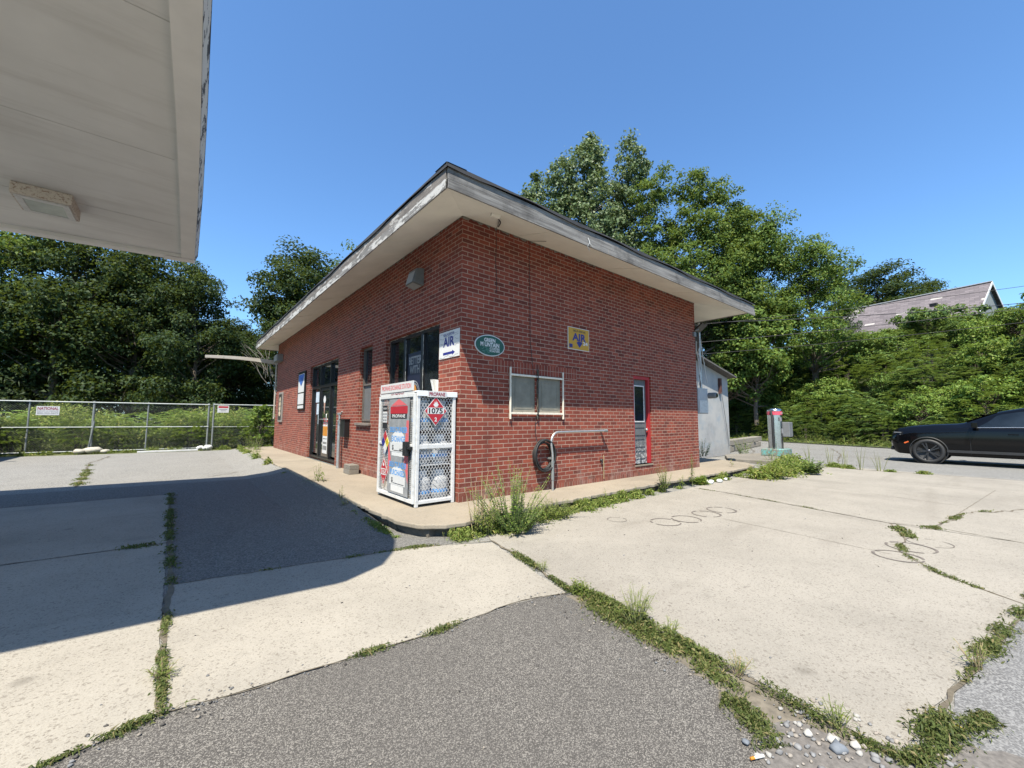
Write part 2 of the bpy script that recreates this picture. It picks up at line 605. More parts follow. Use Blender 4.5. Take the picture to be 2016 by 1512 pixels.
sheet('near_asphalt', MEDGE+[(-6.5, -9), (-1.9, -9), (-1.6, -5.2), (-1.36, -4.5), (-1.18, -4.36), (-1.06, -4.28), (-.99, -4.1), (-.90, -3.6), (-.80, -3.05)], GZ-.004, M['asphalt_dark'], .08, .012, 3)
sheet('asphalt_shade_patch', [(-3.22, -.71), (-1.22, -1.07), (-1.0, -1.15), (-.3, -1.2), (-.3, -.9), (-1.3, .2), (-1.6, 2.4), (-1.75, 4.6), (-1.9, 5.9), (-3.6, 6.1), (-6.2, 6.3), (-9, 6.4), (-9, 4.75), (-3.24, 4.53)], GZ-.0045, M['asphalt_shade_patch'], .12, .03, 33)  # shade-toned asphalt, far boundary laid along the canopy shadow's edge
M['asphalt_side'] = asphalt_mat('side_asphalt', (.24, .24, .245), (.42, .42, .42), .5, 1.1, (.30, .30, .305))
sheet('side_asphalt', [(-.95, -4.9), (-.15, -4.94), (1.6, -5.2), (4.2, -5.48), (11.9, -6.45), (11.9, -14), (-1.5, -14), (-1.4, -5.9), (-.62, -5.02)], GZ-.0042, M['asphalt_side'], .12, .015, 34)
sheet('joint_dirt', [(-.84, -2.92), (-.66, -3.05), (-.74, -4.0), (-.84, -4.5), (-.86, -4.9), (-1.0, -4.62), (-1.14, -4.40), (-1.2, -4.3), (-1.02, -4.1), (-.94, -3.6), (-.84, -3.05)], GZ-.0030, paint('joint_dirt', (.125, .108, .082), .95, .35, 22), .06, .02, 35)
# concrete slabs
sheet('concrete_slab', [(-3.275, 4.5), (-9, 4.72), (-9, .99), (-4.45, .86), (-3.27, .79)], GZ, M['concrete'], .1, .008, 4)
sheet('concrete_slab', [(-3.27, .77), (-4.45, .84), (-9, .97), (-9, -3.0), (-6.5, -2.89), (-4.4, -2.77), (-3.6, -2.67), (-3.262, -2.63)], GZ, M['concrete'], .1, .008, 5)
sheet('concrete_slab', [(-1.22, -1.07), (-3.2, -.72), (-3.238, -1.0), (-3.235, -2.60), (-2.99, -2.65), (-2.55, -2.68), (-1.93, -2.75), (-1.29, -2.74), (-1.02, -2.79), (-.80, -2.88), (-.46, -1.44)], GZ, M['concrete'], .1, .008, 6)
RP = [(-.41, -1.36), (-.72, -2.88), (-.66, -3.12), (-.77, -4.0), (-.86, -4.52), (-.87, -4.83), (-.15, -4.91), (1.6, -5.18), (4.2, -5.45), (4.21, -4.09), (4.92, -1.4), (4.95, -1.02), (-.3, -1.08)]
sheet('concrete_slab', RP, GZ, M['concrete'], .1, .008, 8)
sheet('concrete_slab', [(4.95, -1.02), (4.94, -1.4), (4.23, -4.09), (4.22, -5.45), (11.95, -6.4), (11.9, -4.3), (12.15, -2.4), (12.0, -1.2), (9.3, -.95)], GZ, M['concrete'], .1, .008, 9)

# dirt-filled joints and cracks: strips just above the slabs
cr = MB()


def crack(pts, wd, seed=0, z=GZ+.0025, jit=.012):
    r = random.Random(seed)
    P = []
    for a, b in zip(pts[:-1], pts[1:]):
        a, b = Vector(a), Vector(b)
        k = max(1, int((b-a).length/.09))
        P += [a.lerp(b, j/k)+Vector((r.uniform(-jit, jit), r.uniform(-jit, jit))) for j in range(k)]
    P.append(Vector(pts[-1]))
    vs = []
    for i, p in enumerate(P):
        t = (P[min(i+1, len(P)-1)]-P[max(i-1, 0)]).normalized()
        n = Vector((-t.y, t.x))
        h = wd*r.uniform(.18, .5)
        vs += [(p.x+n.x*h, p.y+n.y*h, z), (p.x-n.x*h, p.y-n.y*h, z)]
    cr.add(vs, [(2*i, 2*i+2, 2*i+3, 2*i+1) for i in range(len(P)-1)])


crack([(-3.255, 4.5), (-3.24, .78), (-3.22, -.72), (-3.237, -1.05), (-3.25, -1.99), (-3.245, -2.6)], .05, 1)
crack([(-3.27, .78), (-4.45, .85), (-9, .98)], .03, 2)
crack([(-3.26, 4.51), (-9, 4.73)], .035, 3)
crack([(-3.2, -.72), (-1.22, -1.07), (-.44, -1.40)], .022, 4)
crack([(-.43, -1.40), (-.58, -2.2), (-.76, -2.9)], .03, 5)
crack([(-.74, -2.95), (-.72, -3.2), (-.82, -4.0), (-.92, -4.55)], .03, 6)
crack([(-.9, -4.87), (-.15, -4.93), (1.6, -5.2)], .03, 7, jit=.008)
crack(MEDGE[:8], .010, 8)
crack([(4.93, -1.05), (4.91, -1.6), (4.55, -3.0), (4.22, -4.09), (4.37, -4.56), (4.18, -5.3)], .022, 9)
crack([(4.56, -4.54), (9.44, -4.96)], .012, 10, jit=.004)
crack([(4.40, -4.5), (5.2, -4.62), (5.93, -4.71), (6.5, -5.05), (7.03, -5.27)], .04, 11, jit=.04)
crack([(4.22, -4.1), (3.4, -4.35), (2.7, -4.38), (2.11, -4.72), (1.73, -5.19)], .025, 12)
crack([(2.7, -2.6), (2.62, -3.4), (2.5, -4.35)], .010, 13, jit=.004)
crack([(7.4, -1.4), (7.0, -3.2), (6.6, -4.7)], .014, 14, jit=.006)
crack([(12.0, -1.1), (11.6, -2.5), (11.9, -4.2), (11.95, -6.3)], .05, 15)
crack([(-4.7, 6.6), (-4.9, 9.5), (-5.2, 12.6), (-5.0, 15.5)], .05, 16, GZ-.003, .05)
crack([(-2.6, 6.9), (-2.0, 7.4), (-1.2, 7.6)], .03, 17, GZ-.003, .03)
for k, (a, b) in enumerate([((14, -1.5), (22, .5)), ((16, -6), (17.5, 4)), ((13, 1), (20, 3.5)), ((19.5, -9), (20.5, 2))]):
    crack([a, ((a[0]+b[0])/2+.2, (a[1]+b[1])/2-.2), b], .05, 30+k, GZ-.009, .06)
tag(cr.build('ground_cracks', M['crack']), kind='structure')
# dark ring marks on the concrete
st = MB()
for x, y, r in [(1.9, -2.18, .19), (2.28, -2.27, .19), (2.81, -2.30, .19), (3.26, -2.32, .2), (2.47, -4.40, .19), (2.97, -4.44, .2), (3.37, -4.55, .19), (1.5, -1.69, .13)]:
    n = 40
    wd = .014 if x not in (1.5, 3.37) else .006
    vs = []
    for k in range(n):
        a = 2*math.pi*k/n
        h = wd*(.5+.5*abs(math.sin(a*1.5+x)))
        vs += [(x+(r-h)*math.cos(a), y+(r-h)*math.sin(a), GZ+.004), (x+(r+h)*math.cos(a), y+(r+h)*math.sin(a), GZ+.004)]
    st.add(vs, [(2*k, 2*((k+1) % n), 2*((k+1) % n)+1, 2*k+1) for k in range(n) if math.sin(k*.35+x*3)+.5*math.sin(k*1.1+y) > -.95])
tag(st.build('ring_marks', M['stain']), kind='structure')

# raised concrete walk round the shop, worn undercut edge
wk = [(-1.1, 15.4), (-1.12, 8), (-1.16, 3), (-1.15, .4)]
for k in range(9):
    a = math.pi+math.pi/2*k/8
    wk.append((-.55+.60*math.cos(a)-.0, -.40+.60*math.sin(a)))
wk += [(1.0, -.86), (4.0, -.82), (7.4, -.84), (8.9, -.78), (9.6, -.3), (9.9, .6), (10.2, 2.2), (10.2, 15.4)]
pr = rough_poly(wk, .085, .024, 21)
cx, cy = 4.5, 7.0
ins = []
for x, y in pr:
    ins.append((x+(.08 if x < 0 else -.10 if x > 9 else 0), y+(.09 if y < 0 and x > -.9 else 0)))
mb = MB()
mb.prism(pr, GZ+.095, 0.0)
n = len(pr)
wo_ = bevel(mb.build('walkway', M['slab']), .012, 2)
tag(wo_, kind='structure')
mb = MB()
r = random.Random(5)
lo_ = [(x+r.uniform(-.03, .03), y+r.uniform(-.05, .02)) for x, y in ins]
mb.add([(x, y, GZ+.10) for x, y in ins]+[(x, y, GZ-.02) for x, y in lo_], [(i, n+i, n+(i+1) % n, (i+1) % n) for i in range(n)])
tag(mb.build('kerb_face', M['soil']), kind='structure')
ap = MB()                                        # asphalt ramped up to the walk along the shop front
r = random.Random(44)
ys = [-.35+.16*k for k in range(100)]
vs = []
for y in ys:
    e = min(1, max(0, (y+.35)/1.6))
    vs += [(-1.95+r.uniform(-.02, .02), y, GZ-.0075), (-1.45+r.uniform(-.02, .02), y, GZ+.05*e), (-1.145+r.uniform(-.022, .012), y, GZ-.007+.135*e)]
ap.add(vs, [f for i in range(99) for f in ((3*i, 3*i+1, 3*i+4, 3*i+3), (3*i+1, 3*i+2, 3*i+5, 3*i+4))], 0, True)
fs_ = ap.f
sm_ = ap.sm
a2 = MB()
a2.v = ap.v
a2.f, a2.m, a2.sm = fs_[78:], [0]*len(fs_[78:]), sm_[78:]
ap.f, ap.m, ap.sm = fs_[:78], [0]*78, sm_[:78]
tag(ap.build('asphalt_apron', M['asphalt_shade_patch']), kind='structure')
tag(a2.build('asphalt_apron', M['asphalt']), kind='structure')
# small concrete island under the vacuum
mb = MB()
mb.prism(rough_poly([(10.9, .75), (11.2, -.45), (13.9, -.35), (14.2, .95), (12.4, 1.5)], .15, .02, 5), GZ-.02, GZ+.11)
tag(bevel(mb.build('vacuum_island', M['cmu']), .02, 2), kind='structure')

# bank behind the road
nx, ny = 46, 60
vs, fs = [], []
for j in range(ny):
    y = -60+130*j/(ny-1)
    for i in range(nx):
        d = 0 if i == 0 else 60*(i/(nx-1))**1.6
        x = road_edge(y)+d
        vs.append((x, y, hill_z(x, y)+(0 if d < 1 else .25*math.sin(x*1.3)*math.sin(y*1.1))))
for j in range(ny-1):
    for i in range(nx-1):
        a = j*nx+i
        fs.append((a, a+1, a+nx+1, a+nx))
hb = MB().add(vs, fs, 0, True)
tag(hb.build('hill', M['bankground']), kind='structure')

# ------------------------------------------------------------------ the brick shop
L1, L2, HW = 7.38, 14.6, 4.38
shop = thing('brick_shop', (0, 0, 0), 'single storey red brick shop with a flat overhanging roof and dark shop windows', 'building')


def wall_holes(mb, face, L, H, holes, depth):
    """wall in plane y=0 (face R: u=x) or x=0 (face L: u=y); holes (u0,u1,z0,z1) with reveals"""
    us = sorted({0, L, *[h[0] for h in holes], *[h[1] for h in holes]})
    zs = sorted({0, H, *[h[2] for h in holes], *[h[3] for h in holes]})
    P = (lambda u, z, d: (u, d, z)) if face == 'R' else (lambda u, z, d: (d, u, z))
    fl = face == 'L'

    def q(a, b, c, d):
        mb.quad(*([d, c, b, a] if fl else [a, b, c, d]))
    for u0, u1 in zip(us[:-1], us[1:]):
        for z0, z1 in zip(zs[:-1], zs[1:]):
            um, zm = (u0+u1)/2, (z0+z1)/2
            if any(h[0] < um < h[1] and h[2] < zm < h[3] for h in holes): continue
            q(P(u0, z0, 0), P(u1, z0, 0), P(u1, z1, 0), P(u0, z1, 0))
    for u0, u1, z0, z1 in holes:
        q(P(u0, z0, 0), P(u0, z1, 0), P(u0, z1, depth), P(u0, z0, depth))
        q(P(u1, z1, 0), P(u1, z0, 0), P(u1, z0, depth), P(u1, z1, depth))
        q(P(u0, z1, 0), P(u1, z1, 0), P(u1, z1, depth), P(u0, z1, depth))
        q(P(u1, z0, 0), P(u0, z0, 0), P(u0, z0, depth), P(u1, z0, depth))


RH = [(4.47, 5.17, .24, 2.21), (.985, 1.535, 1.335, 1.955), (1.60, 2.17, 1.335, 1.955)]
LH = [(.66, 2.88, 1.10, 2.83), (3.62, 4.40, 1.13, 2.86), (6.05, 8.95, .02, 2.87)]
mb = MB()
wall_holes(mb, 'R', L1, HW, RH, .16)
wall_holes(mb, 'L', L2, HW, LH, .17)
mb.quad((L1, 0, 0), (L1, L2, 0), (L1, L2, HW), (L1, 0, HW))
mb.quad((L1, L2, 0), (0, L2, 0), (0, L2, HW), (L1, L2, HW))
mb.build('wall', M['brick'], shop)
# ragged mortar line where brick meets soffit
r = random.Random(3)
mb = MB()
vs = []
for k in range(150):
    u = L1*k/149
    vs += [(u, -.004-r.uniform(0, .012), HW-r.choice([.004, .012, .02, .035, .05])), (u, -.002, HW+.01)]
mb.add(vs, [(2*k, 2*k+2, 2*k+3, 2*k+1) for k in range(149)])
mb.build('mortar_line', M['cmu'], shop)
mb = MB()
vs = []
for k in range(280):
    u = L2*k/279
    vs += [(-.004-r.uniform(0, .012), u, HW-r.choice([.004, .012, .02, .035, .05])), (-.002, u, HW+.01)]
mb.add(vs, [(2*k+1, 2*k+3, 2*k+2, 2*k) for k in range(279)])
mb.build('mortar_line', M['cmu'], shop)

# roof: sloping soffit, two-board fascia, black membrane lip
OX, OY, ZE, ZT = .78, .88, 4.12, 4.40
XR, XF, YB = 8.62, 9.02, 14.70
mb = MB()
mb.quad((0, 0, HW), (0, L2, HW), (-OX, YB, ZE+.02), (-OX, -OY, ZE+.02))
mb.quad((0, 0, HW), (-OX, -OY, ZE+.02), (XR, -OY, ZE+.02), (L1, 0, HW))
mb.quad((L1, 0, HW), (XR, -OY, ZE+.02), (XR, YB, ZE+.02), (L1, L2, HW))
mb.quad((0, L2, HW), (L1, L2, HW), (XR, YB, ZE+.02), (-OX, YB, ZE+.02))
sf = mb.build('soffit', M['soffit'], shop)
for i in range(7):                               # cover strips over the soffit joints
    yy = 1.1+i*2.2
    MB().obox((-.39, yy, (HW+ZE+.02)/2-.004), (OX, 0, HW-ZE-.02), (0, 1, 0), (-(HW-ZE), 0, OX), .41, .003, .003).build('joint_strip', M['soffit'], shop)
for i in range(3):
    xx = 1.1+i*2.4
    MB().obox((xx, -.44, (HW+ZE+.02)/2-.004), (0, OY, HW-ZE-.02), (1, 0, 0), (0, -(HW-ZE), OY), .44, .003, .003).build('joint_strip', M['soffit'], shop)


def boards(mb, a, b, zs, off, t, jag, seed, ax):
    """fascia boards from a to b, cut into lengths; ax 0: along x (face -y), 1: along y (face -x)"""
    r = random.Random(seed)
    for (z0, z1, o) in zs:
        p = a
        while p < b-.01:
            e = min(b, p+r.uniform(1.9, 3.3))
            if b-e < .6: e = b
            o2 = o+r.uniform(-jag, jag)
            if ax == 0: mb.box(p+.002, e-.002, off-o2-t, off-o2, z0+r.uniform(-.003, .003), z1)
            else: mb.box(off-o2-t, off-o2, p+.002, e-.002, z0+r.uniform(-.003, .003), z1)
            p = e


mb = MB()
boards(mb, -OX-.02, XF, [(4.235, 4.315, .010), (4.318, 4.40, .004)], -OY, .022, .002, 1, 0)
boards(mb, -OX-.02, XF, [(4.118, 4.232, .018)], -OY, .022, .002, 2, 0)
bevel(mb.build('fascia', M['fascia_y'], shop), .003, 1)
mb = MB()
boards(mb, -OY+.01, YB, [(4.25, 4.40, .006)], -OX, .022, .002, 3, 1)
bevel(mb.build('fascia', M['fascia_x'], shop), .003, 1)
mb = MB()
boards(mb, -OY+.01, YB, [(4.12, 4.247, .016)], -OX, .022, .002, 4, 1)
bevel(mb.build('fascia', M['fascia_lower'], shop), .003, 1)
mb = MB()
boards(mb, -OY+.03, YB, [(4.12, 4.40, 0)], XR+.025, .022, .002, 5, 1)
boards(mb, -OX, XR, [(4.12, 4.40, 0)], YB+.03, .022, .002, 6, 0)
mb.build('fascia', M['fascia_y'], shop)
mb = MB()                                        # sagging membrane lip over the boards
r = random.Random(9)
xs = np.linspace(-OX-.055, XF, 40)
low = [ZT+.0+.02*math.sin(3.1*q)+r.uniform(-.006, .006)+.002 for q in xs]
for i in range(39):
    for (ya, za, yb2, zb) in ((-OY-.052, 0, -OY-.055, .055), ):
        mb.add([(xs[i], ya, low[i]), (xs[i+1], ya, low[i+1]), (xs[i+1], yb2+.01, ZT+.045), (xs[i], yb2+.01, ZT+.045), (xs[i], -OY+.25, ZT+.05), (xs[i+1], -OY+.25, ZT+.05)], [(0, 1, 2, 3), (3, 2, 5, 4)])
ys = np.linspace(-OY-.052, YB+.05, 60)
low = [ZT+.018*math.sin(2.3*q+1)+r.uniform(-.006, .006)+.002 for q in ys]
for i in range(59):
    mb.add([(-OX-.05, ys[i+1], low[i+1]), (-OX-.05, ys[i], low[i]), (-OX-.043, ys[i], ZT+.045), (-OX-.043, ys[i+1], ZT+.045), (-OX+.25, ys[i], ZT+.05), (-OX+.25, ys[i+1], ZT+.05)], [(0, 1, 2, 3), (3, 2, 4, 5)])
mb.quad((-OX+.25, -OY+.25, ZT+.05), (XF, -OY+.25, ZT+.05), (XF-.3, YB, ZT+.05), (-OX+.25, YB, ZT+.05))
mb.build('roof', M['membrane'], shop)


# --- front (left) face windows and door
def rect_frame(mb, face, u0, u1, z0, z1, d0, d1, wd):
    """frame of four butted bars; d0..d1 depth range"""
    for a, b, c, d in ((u0, u0+wd, z0, z1), (u1-wd, u1, z0, z1), (u0+wd, u1-wd, z0, z0+wd), (u0+wd, u1-wd, z1-wd, z1)):
        if face == 'R': mb.box(a, b, d0, d1, c, d)
        else: mb.box(d0, d1, a, b, c, d)


def ragged(mb, face, u0, u1, z0, z1, d, seed, wd=.022):
    """crumbling caulk line of changing width round an opening"""
    r = random.Random(seed)
    path = []
    for (ua, za, ub, zb) in ((u0, z0, u0, z1), (u0, z1, u1, z1), (u1, z1, u1, z0)):
        k = max(4, int(math.hypot(ub-ua, zb-za)/.05))
        path += [(ua+(ub-ua)*j/k, za+(zb-za)*j/k) for j in range(k)]
    path.append((u1, z0))
    um = (u0+u1)/2
    vs = []
    for u, z in path:
        q = wd*r.choice([.12, .3, .5, .8, 1.0])
        iu = u+(q if u < um else -q) if (u in (u0, u1)) else u
        iz = z-q if z == z1 else z
        vs += [(d, u, z), (d-.004, iu, iz)] if face == 'L' else [(u, d, z), (iu, d-.004, iz)]
    mb.add(vs, [(2*k, 2*k+1, 2*k+3, 2*k+2) for k in range(len(path)-1)])


# big three-pane window
win = MB()
win_f = MB()
u0, u1, z0, z1 = LH[0]
rect_frame(win_f, 'L', u0+.002, u1-.002, z0+.002, z1-.002, .10, .165, .06)
for um in (2.18, 1.46):
    win_f.box(.10, .165, um-.045, um+.045, z0+.062, z1-.062)
wf = bevel(win_f.build('window', M['black_frame'], shop), .004, 2)
for a, b in ((u0+.062, 1.413), (1.507, 2.133), (2.227, u1-.062)):
    MB().box(.145, .155, a, b, z0+.062, z1-.062).build('glass', M['glass'], wf)
mb = MB()
ragged(mb, 'L', u0, u1, z0, z1, .098, 4)
mb.build('caulk', M['white_plastic'], wf)
for um in (2.135, 1.415):
    r = random.Random(int(um*100))
    vs = []
    for k in range(34):
        vs += [(.0985, um-.002, z0+.065+k*.0475), (.0985, um-.002-r.choice([.003, .008, .014]), z0+.065+k*.0475)]
    MB().add(vs, [(2*k, 2*k+2, 2*k+3, 2*k+1) for k in range(33)]).build('caulk', M['white_plastic'], wf)
# poster behind the middle pane
pst = thing('window_poster', (.14, 1.82, 1.3), 'navy poster reading BETTER WITH in the middle pane of the large shop window', 'poster')
MB().box(.139, .143, 1.52, 2.125, 1.17, 2.47).build('sheet', M['navy'], pst)
text('BETTER\nWITH', 'L', (.1365, 1.80, 2.235), .52, .33, M['silver_print'], pst, .03)
mb = MB()
for k in range(22):
    a0, a1 = math.pi*k/22, math.pi*(k+1)/22
    for rr in (.24, .21):
        mb.add([(.1365, 1.80+rr*math.cos(a0), 1.55+rr*1.6*math.sin(a0)), (.1365, 1.80+(rr-.015)*math.cos(a0), 1.55+(rr-.015)*1.6*math.sin(a0)), (.1365, 1.80+(rr-.015)*math.cos(a1), 1.55+(rr-.015)*1.6*math.sin(a1)), (.1365, 1.80+rr*math.cos(a1), 1.55+rr*1.6*math.sin(a1))], [(0, 1, 2, 3)])
mb.build('arch_print', M['grey_ink'], pst)
mb = MB()
mb.add([(.1362, 1.80+.10*math.cos(t), 1.62+.24*math.sin(t)) for t in np.linspace(0, 2*math.pi, 20)[:-1]], [tuple(range(18, -1, -1))])
mb.build('round_print', M['orange_ink'], pst)
# narrow double hung window
u0, u1, z0, z1 = LH[1]
win_f = MB()
rect_frame(win_f, 'L', u0+.002, u1-.002, z0+.03, z1-.002, .09, .165, .05)
win_f.box(.085, .165, u0+.052, u1-.052, 1.98, 2.02)
wf = bevel(win_f.build('window', paint('brown_sash', (.10, .09, .08), .5, .2, 8), shop), .004, 2)
MB().box(.135, .150, u0+.052, u1-.052, 2.02, z1-.052).build('glass', M['glass'], wf)
MB().box(.115, .130, u0+.052, u1-.052, z0+.08, 1.98).build('screen', paint('grey_screen', (.10, .10, .10), .7, .1, 5), wf)
bevel(MB().box(-.06, .088, u0-.05, u1+.06, z0-.06, z0+.002).build('sill', paint('sill_paint', (.16, .13, .11), .7, .2, 8), wf), .008, 2)
mb = MB()
ragged(mb, 'L', u0, u1, z0+.03, z1, .088, 5, .03)
mb.build('caulk', M['cmu'], wf)
bevel(MB().box(-.06, .098, .60, 2.95, 1.04, 1.10).build('sill', paint('sill_paint2', (.17, .14, .12), .7, .2, 8), shop), .008, 2)
# entrance: sidelight, door, sidelight under three transoms
u0, u1, z0, z1 = LH[2]
dr = MB()
rect_frame(dr, 'L', u0+.002, u1-.002, z0+.01, z1-.002, .07, .165, .07)
dr.box(.07, .165, u0+.072, u1-.072, 2.14, 2.23)
for um in (6.98, 8.02):
    dr.box(.07, .165, um-.045, um+.045, z0+.08, 2.14)
    dr.box(.07, .165, um-.045, um+.045, 2.23, z1-.072)
df = bevel(dr.build('entrance', M['black_frame'], shop), .004, 2)
for a, b in ((u0+.072, 6.935), (7.025, 7.975), (8.065, u1-.072)):
    MB().box(.125, .135, a, b, 2.23, z1-.072).build('transom_glass', M['glass'], df)
for a, b in ((u0+.072, 6.935), (8.065, u1-.072)):
    MB().box(.125, .135, a, b, .17, 2.14).build('side_glass', M['glass'], df)
lf = MB()
rect_frame(lf, 'L', 7.028, 7.972, .04, 2.135, .095, .145, .085)
leaf = bevel(lf.build('door', M['black_frame'], df), .004, 2)
MB().box(.115, .125, 7.115, 7.885, .126, 2.05).build('pane', M['glass'], df)
mb = MB()
mb.tube([(.085, 7.15, 1.05), (.05, 7.15, 1.05), (.05, 7.15, 1.35), (.085, 7.15, 1.35)], .012)
mb.tube([(.088, 7.13, 1.2), (.06, 7.13, 1.2), (.06, 7.86, 1.2), (.088, 7.86, 1.2)], .012)
mb.build('door_handle', M['galv'], df)
mb = MB()
ragged(mb, 'L', u0, u1, z0+.05, z1, .068, 6, .03)
mb.build('caulk', M['white_plastic'], df)
MB().box(-.01, .068, u0+.002, u1-.002, .002, .02).build('threshold', M['galv_dull'], df)
ic = thing('cone_sticker', (.11, 7.62, 1.75), 'small pink and white ice cream cone sticker high on the shop door', 'sticker')
mb = MB()
mb.add([(.112, 7.70, 1.72), (.112, 7.54, 1.72), (.112, 7.60, 1.36), (.112, 7.64, 1.36)], [(0, 1, 2, 3)])
mb.build('cone', paint('cone_brown', (.36, .22, .17), .6, .3, 30), ic)
mb = MB()
mb.add([(.111, 7.62+.13*math.cos(t)*(1-.3*max(0, math.sin(t))), 1.79+.11*math.sin(t)) for t in np.linspace(0, 2*math.pi, 17)[:-1]], [tuple(range(15, -1, -1))])
mb.build('scoop', M['white_ink'], ic)
pp = thing('door_poster', (.11, 7.45, .3), 'tall white and orange offer poster taped low on the shop door glass', 'poster')
MB().box(.108, .1125, 7.20, 7.66, .22, 1.12).build('sheet', M['white_sign'], pp)
MB().box(.1065, .1075, 7.21, 7.65, .72, 1.0).build('food_print', M['orange_ink'], pp)
text('2/$4', 'L', (.1064, 7.43, 1.13), .42, .22, M['pink_ink'], pp, .03)
for (zz, hh) in ((.64, .03), (.52, .06), (.38, .12)):
    for q in range(3): MB().box(.1065, .1075, 7.26+q*.13, 7.34+q*.13, zz-hh/2, zz+hh/2).build('print_block', M['black_ink'], pp)
sp = thing('sidelight_flyers', (.12, 8.4, 1.4), 'pale paper flyers taped to the far sidelight of the entrance', 'flyers')
mb = MB()
for (a, b, c, d) in ((8.2, 8.62, 1.72, 2.05), (8.15, 8.5, 1.35, 1.68), (8.12, 8.3, 1.05, 1.33)): mb.box(.118, .1235, a, b, c, d)
mb.build('paper', paint('flyer_paper', (.40, .46, .52), .6, .25, 9), sp)

# --- side (right) face: red framed door, two small windows
u0, u1, z0, z1 = RH[0]
dr = MB()
for a, b, c, d in ((u0+.002, u0+.07, z0+.005, z1-.002), (u1-.07, u1-.002, z0+.005, z1-.002), (u0+.07, u1-.07, z1-.075, z1-.002)):
    dr.box(a, b, .03, .16, c, d)
dfm = bevel(dr.build('side_door', M['red_paint'], shop, ), .005, 2)
tag(dfm, 'red painted frame round a peeling grey door')
gd = MT('grey_peeling_door', .6)
x, y, z = gd.sep(gd.pos)
pf = gd.math('MULTIPLY', gd.ramp(gd.noise(11, 5, .75), [(.50, 0.0), (.54, 1.0)]), gd.ramp(z, [(.3, 1.0), (.85, 0.0)]))
gd.col(gd.mix(gd.ramp(gd.noise(6, 4), [(.3, (.075, .082, .085)), (.7, (.105, .112, .115))]), (.42, .42, .40), pf))
MB().box(u0+.072, u1-.072, .10, .14, z0+.01, z1-.078).build('leaf', gd.m, dfm)
mb = MB()
for a, b in ((.36, .55), (.62, .81), (.88, 1.07)):
    rect_frame(mb, 'R', u0+.14, u1-.14, a, b, .088, .099, .022)
mb.build('panel_moulding', gd.m, dfm)
fr = MB()
rect_frame(fr, 'R', u0+.14, u1-.15, 1.17, 2.0, .085, .099, .025)
fr.build('glazing_frame', M['white_paint'], dfm)
MB().box(u0+.166, u1-.176, .094, .098, 1.196, 1.974).build('pane', M['glass_dark'], dfm)
MB().lathe((u1-.125, .06, 1.0), [(.0, -.03), (.025, -.025), (.03, 0), (.018, .012), (.014, .04)], 12, 0, 'y').build('handle', M['galv'], dfm)
MB().box(u0+.002, u1-.002, -.015, .16, z0-.03, z0).build('threshold', M['slab'], dfm)
dirt_glass = MT('dusty_screen', .55, 0, .4)
x, y, z = dirt_glass.sep(dirt_glass.pos)
dc = dirt_glass.ramp(dirt_glass.noise(4.0, 5, .65), [(.3, (.13, .122, .095)), (.7, (.21, .198, .155))])
dc = dirt_glass.mix(dc, (.36, .32, .24), dirt_glass.math('MULTIPLY', dirt_glass.ramp(dirt_glass.noise(14, 5), [(.3, .35), (.7, 1.0)]), dirt_glass.ramp(dirt_glass.math('SUBTRACT', z, 1.335), [(.0, .9), (.14, .0)])))
dirt_glass.col(dc)
for k, (u0, u1, z0, z1) in enumerate(RH[1:]):
    fr = MB()
    a, b = (u0-.035, u1+.03)
    for uu in (a, b): fr.box(uu-.013, uu+.013, -.045, -.018, 1.225, 2.085-.0*k)
    fr.box(a+.013, b-.013, -.04, -.02, z1-.01, z1+.022)
    fr.box(a+.013, b-.013, -.04, -.02, z0-.03, z0+.004)
    wf = bevel(fr.build('window', M['cream_metal'], shop), .003, 1)
    g2 = dirt_glass
    MB().box(u0+.002, u1-.002, .015, .02, z0+.002, z1-.002).build('screen', g2.m, wf)
    mb = MB()
    rect_frame(mb, 'R', u0+.10, u1-.06, z0+.06, z1-.06, .010, .0145, .03)
    mb.build('sash', g2.m, wf)


# ------------------------------------------------------------------ signs on the shop
def board(face, u0, u1, z0, z1, t, off=.003):
    mb = MB()
    if face == 'R': mb.box(u0, u1, -off-t, -off, z0, z1)
    else: mb.box(-off-t, -off, u0, u1, z0, z1)
    return mb


sg = thing('air_sign', (-.01, .32, 2.2), 'white self serve AIR sign with a blue arrow, on the brick pier by the corner', 'sign')
bevel(board('L', .02, .63, 2.18, 2.61, .012).build('panel', M['white_sign'], sg), .002, 1)
text('AIR', 'L', (-.0165, .33, 2.44), .34, .155, M['blue_ink'], sg, .03)
text('SELF-SERVE', 'L', (-.0165, .33, 2.555), .33, .045, M['blue_ink'], sg, .02)
mb = MB()
mb.add([(-.0165, .50, 2.235), (-.0165, .22, 2.235), (-.0165, .22, 2.215), (-.0165, .14, 2.255), (-.0165, .22, 2.295), (-.0165, .22, 2.275), (-.0165, .50, 2.275)], [(0, 1, 2, 3, 4, 5, 6)])
mb.build('arrow', M['blue_ink'], sg)
for k in range(8):
    zz = 2.20+.36*k/7
    ua, ub = (.04, .15) if 1 < k < 6 and k % 2 else (.50, .61) if 1 < k < 6 else (.05, .60)
    if k in (1, 2): continue
    us = np.linspace(ua, ub, 20)
    vs = []
    for u in us:
        zc = zz+.016*math.sin(u*21+k*2.1)+.006*math.sin(u*60+k)
        vs += [(-.0158, u, zc), (-.0158, u, zc+.004+.004*abs(math.sin(u*30+k)))]
    MB().add(vs, [(2*j, 2*j+1, 2*j+3, 2*j+2) for j in range(19)]).build('wave_print', M['grey_ink'], sg)

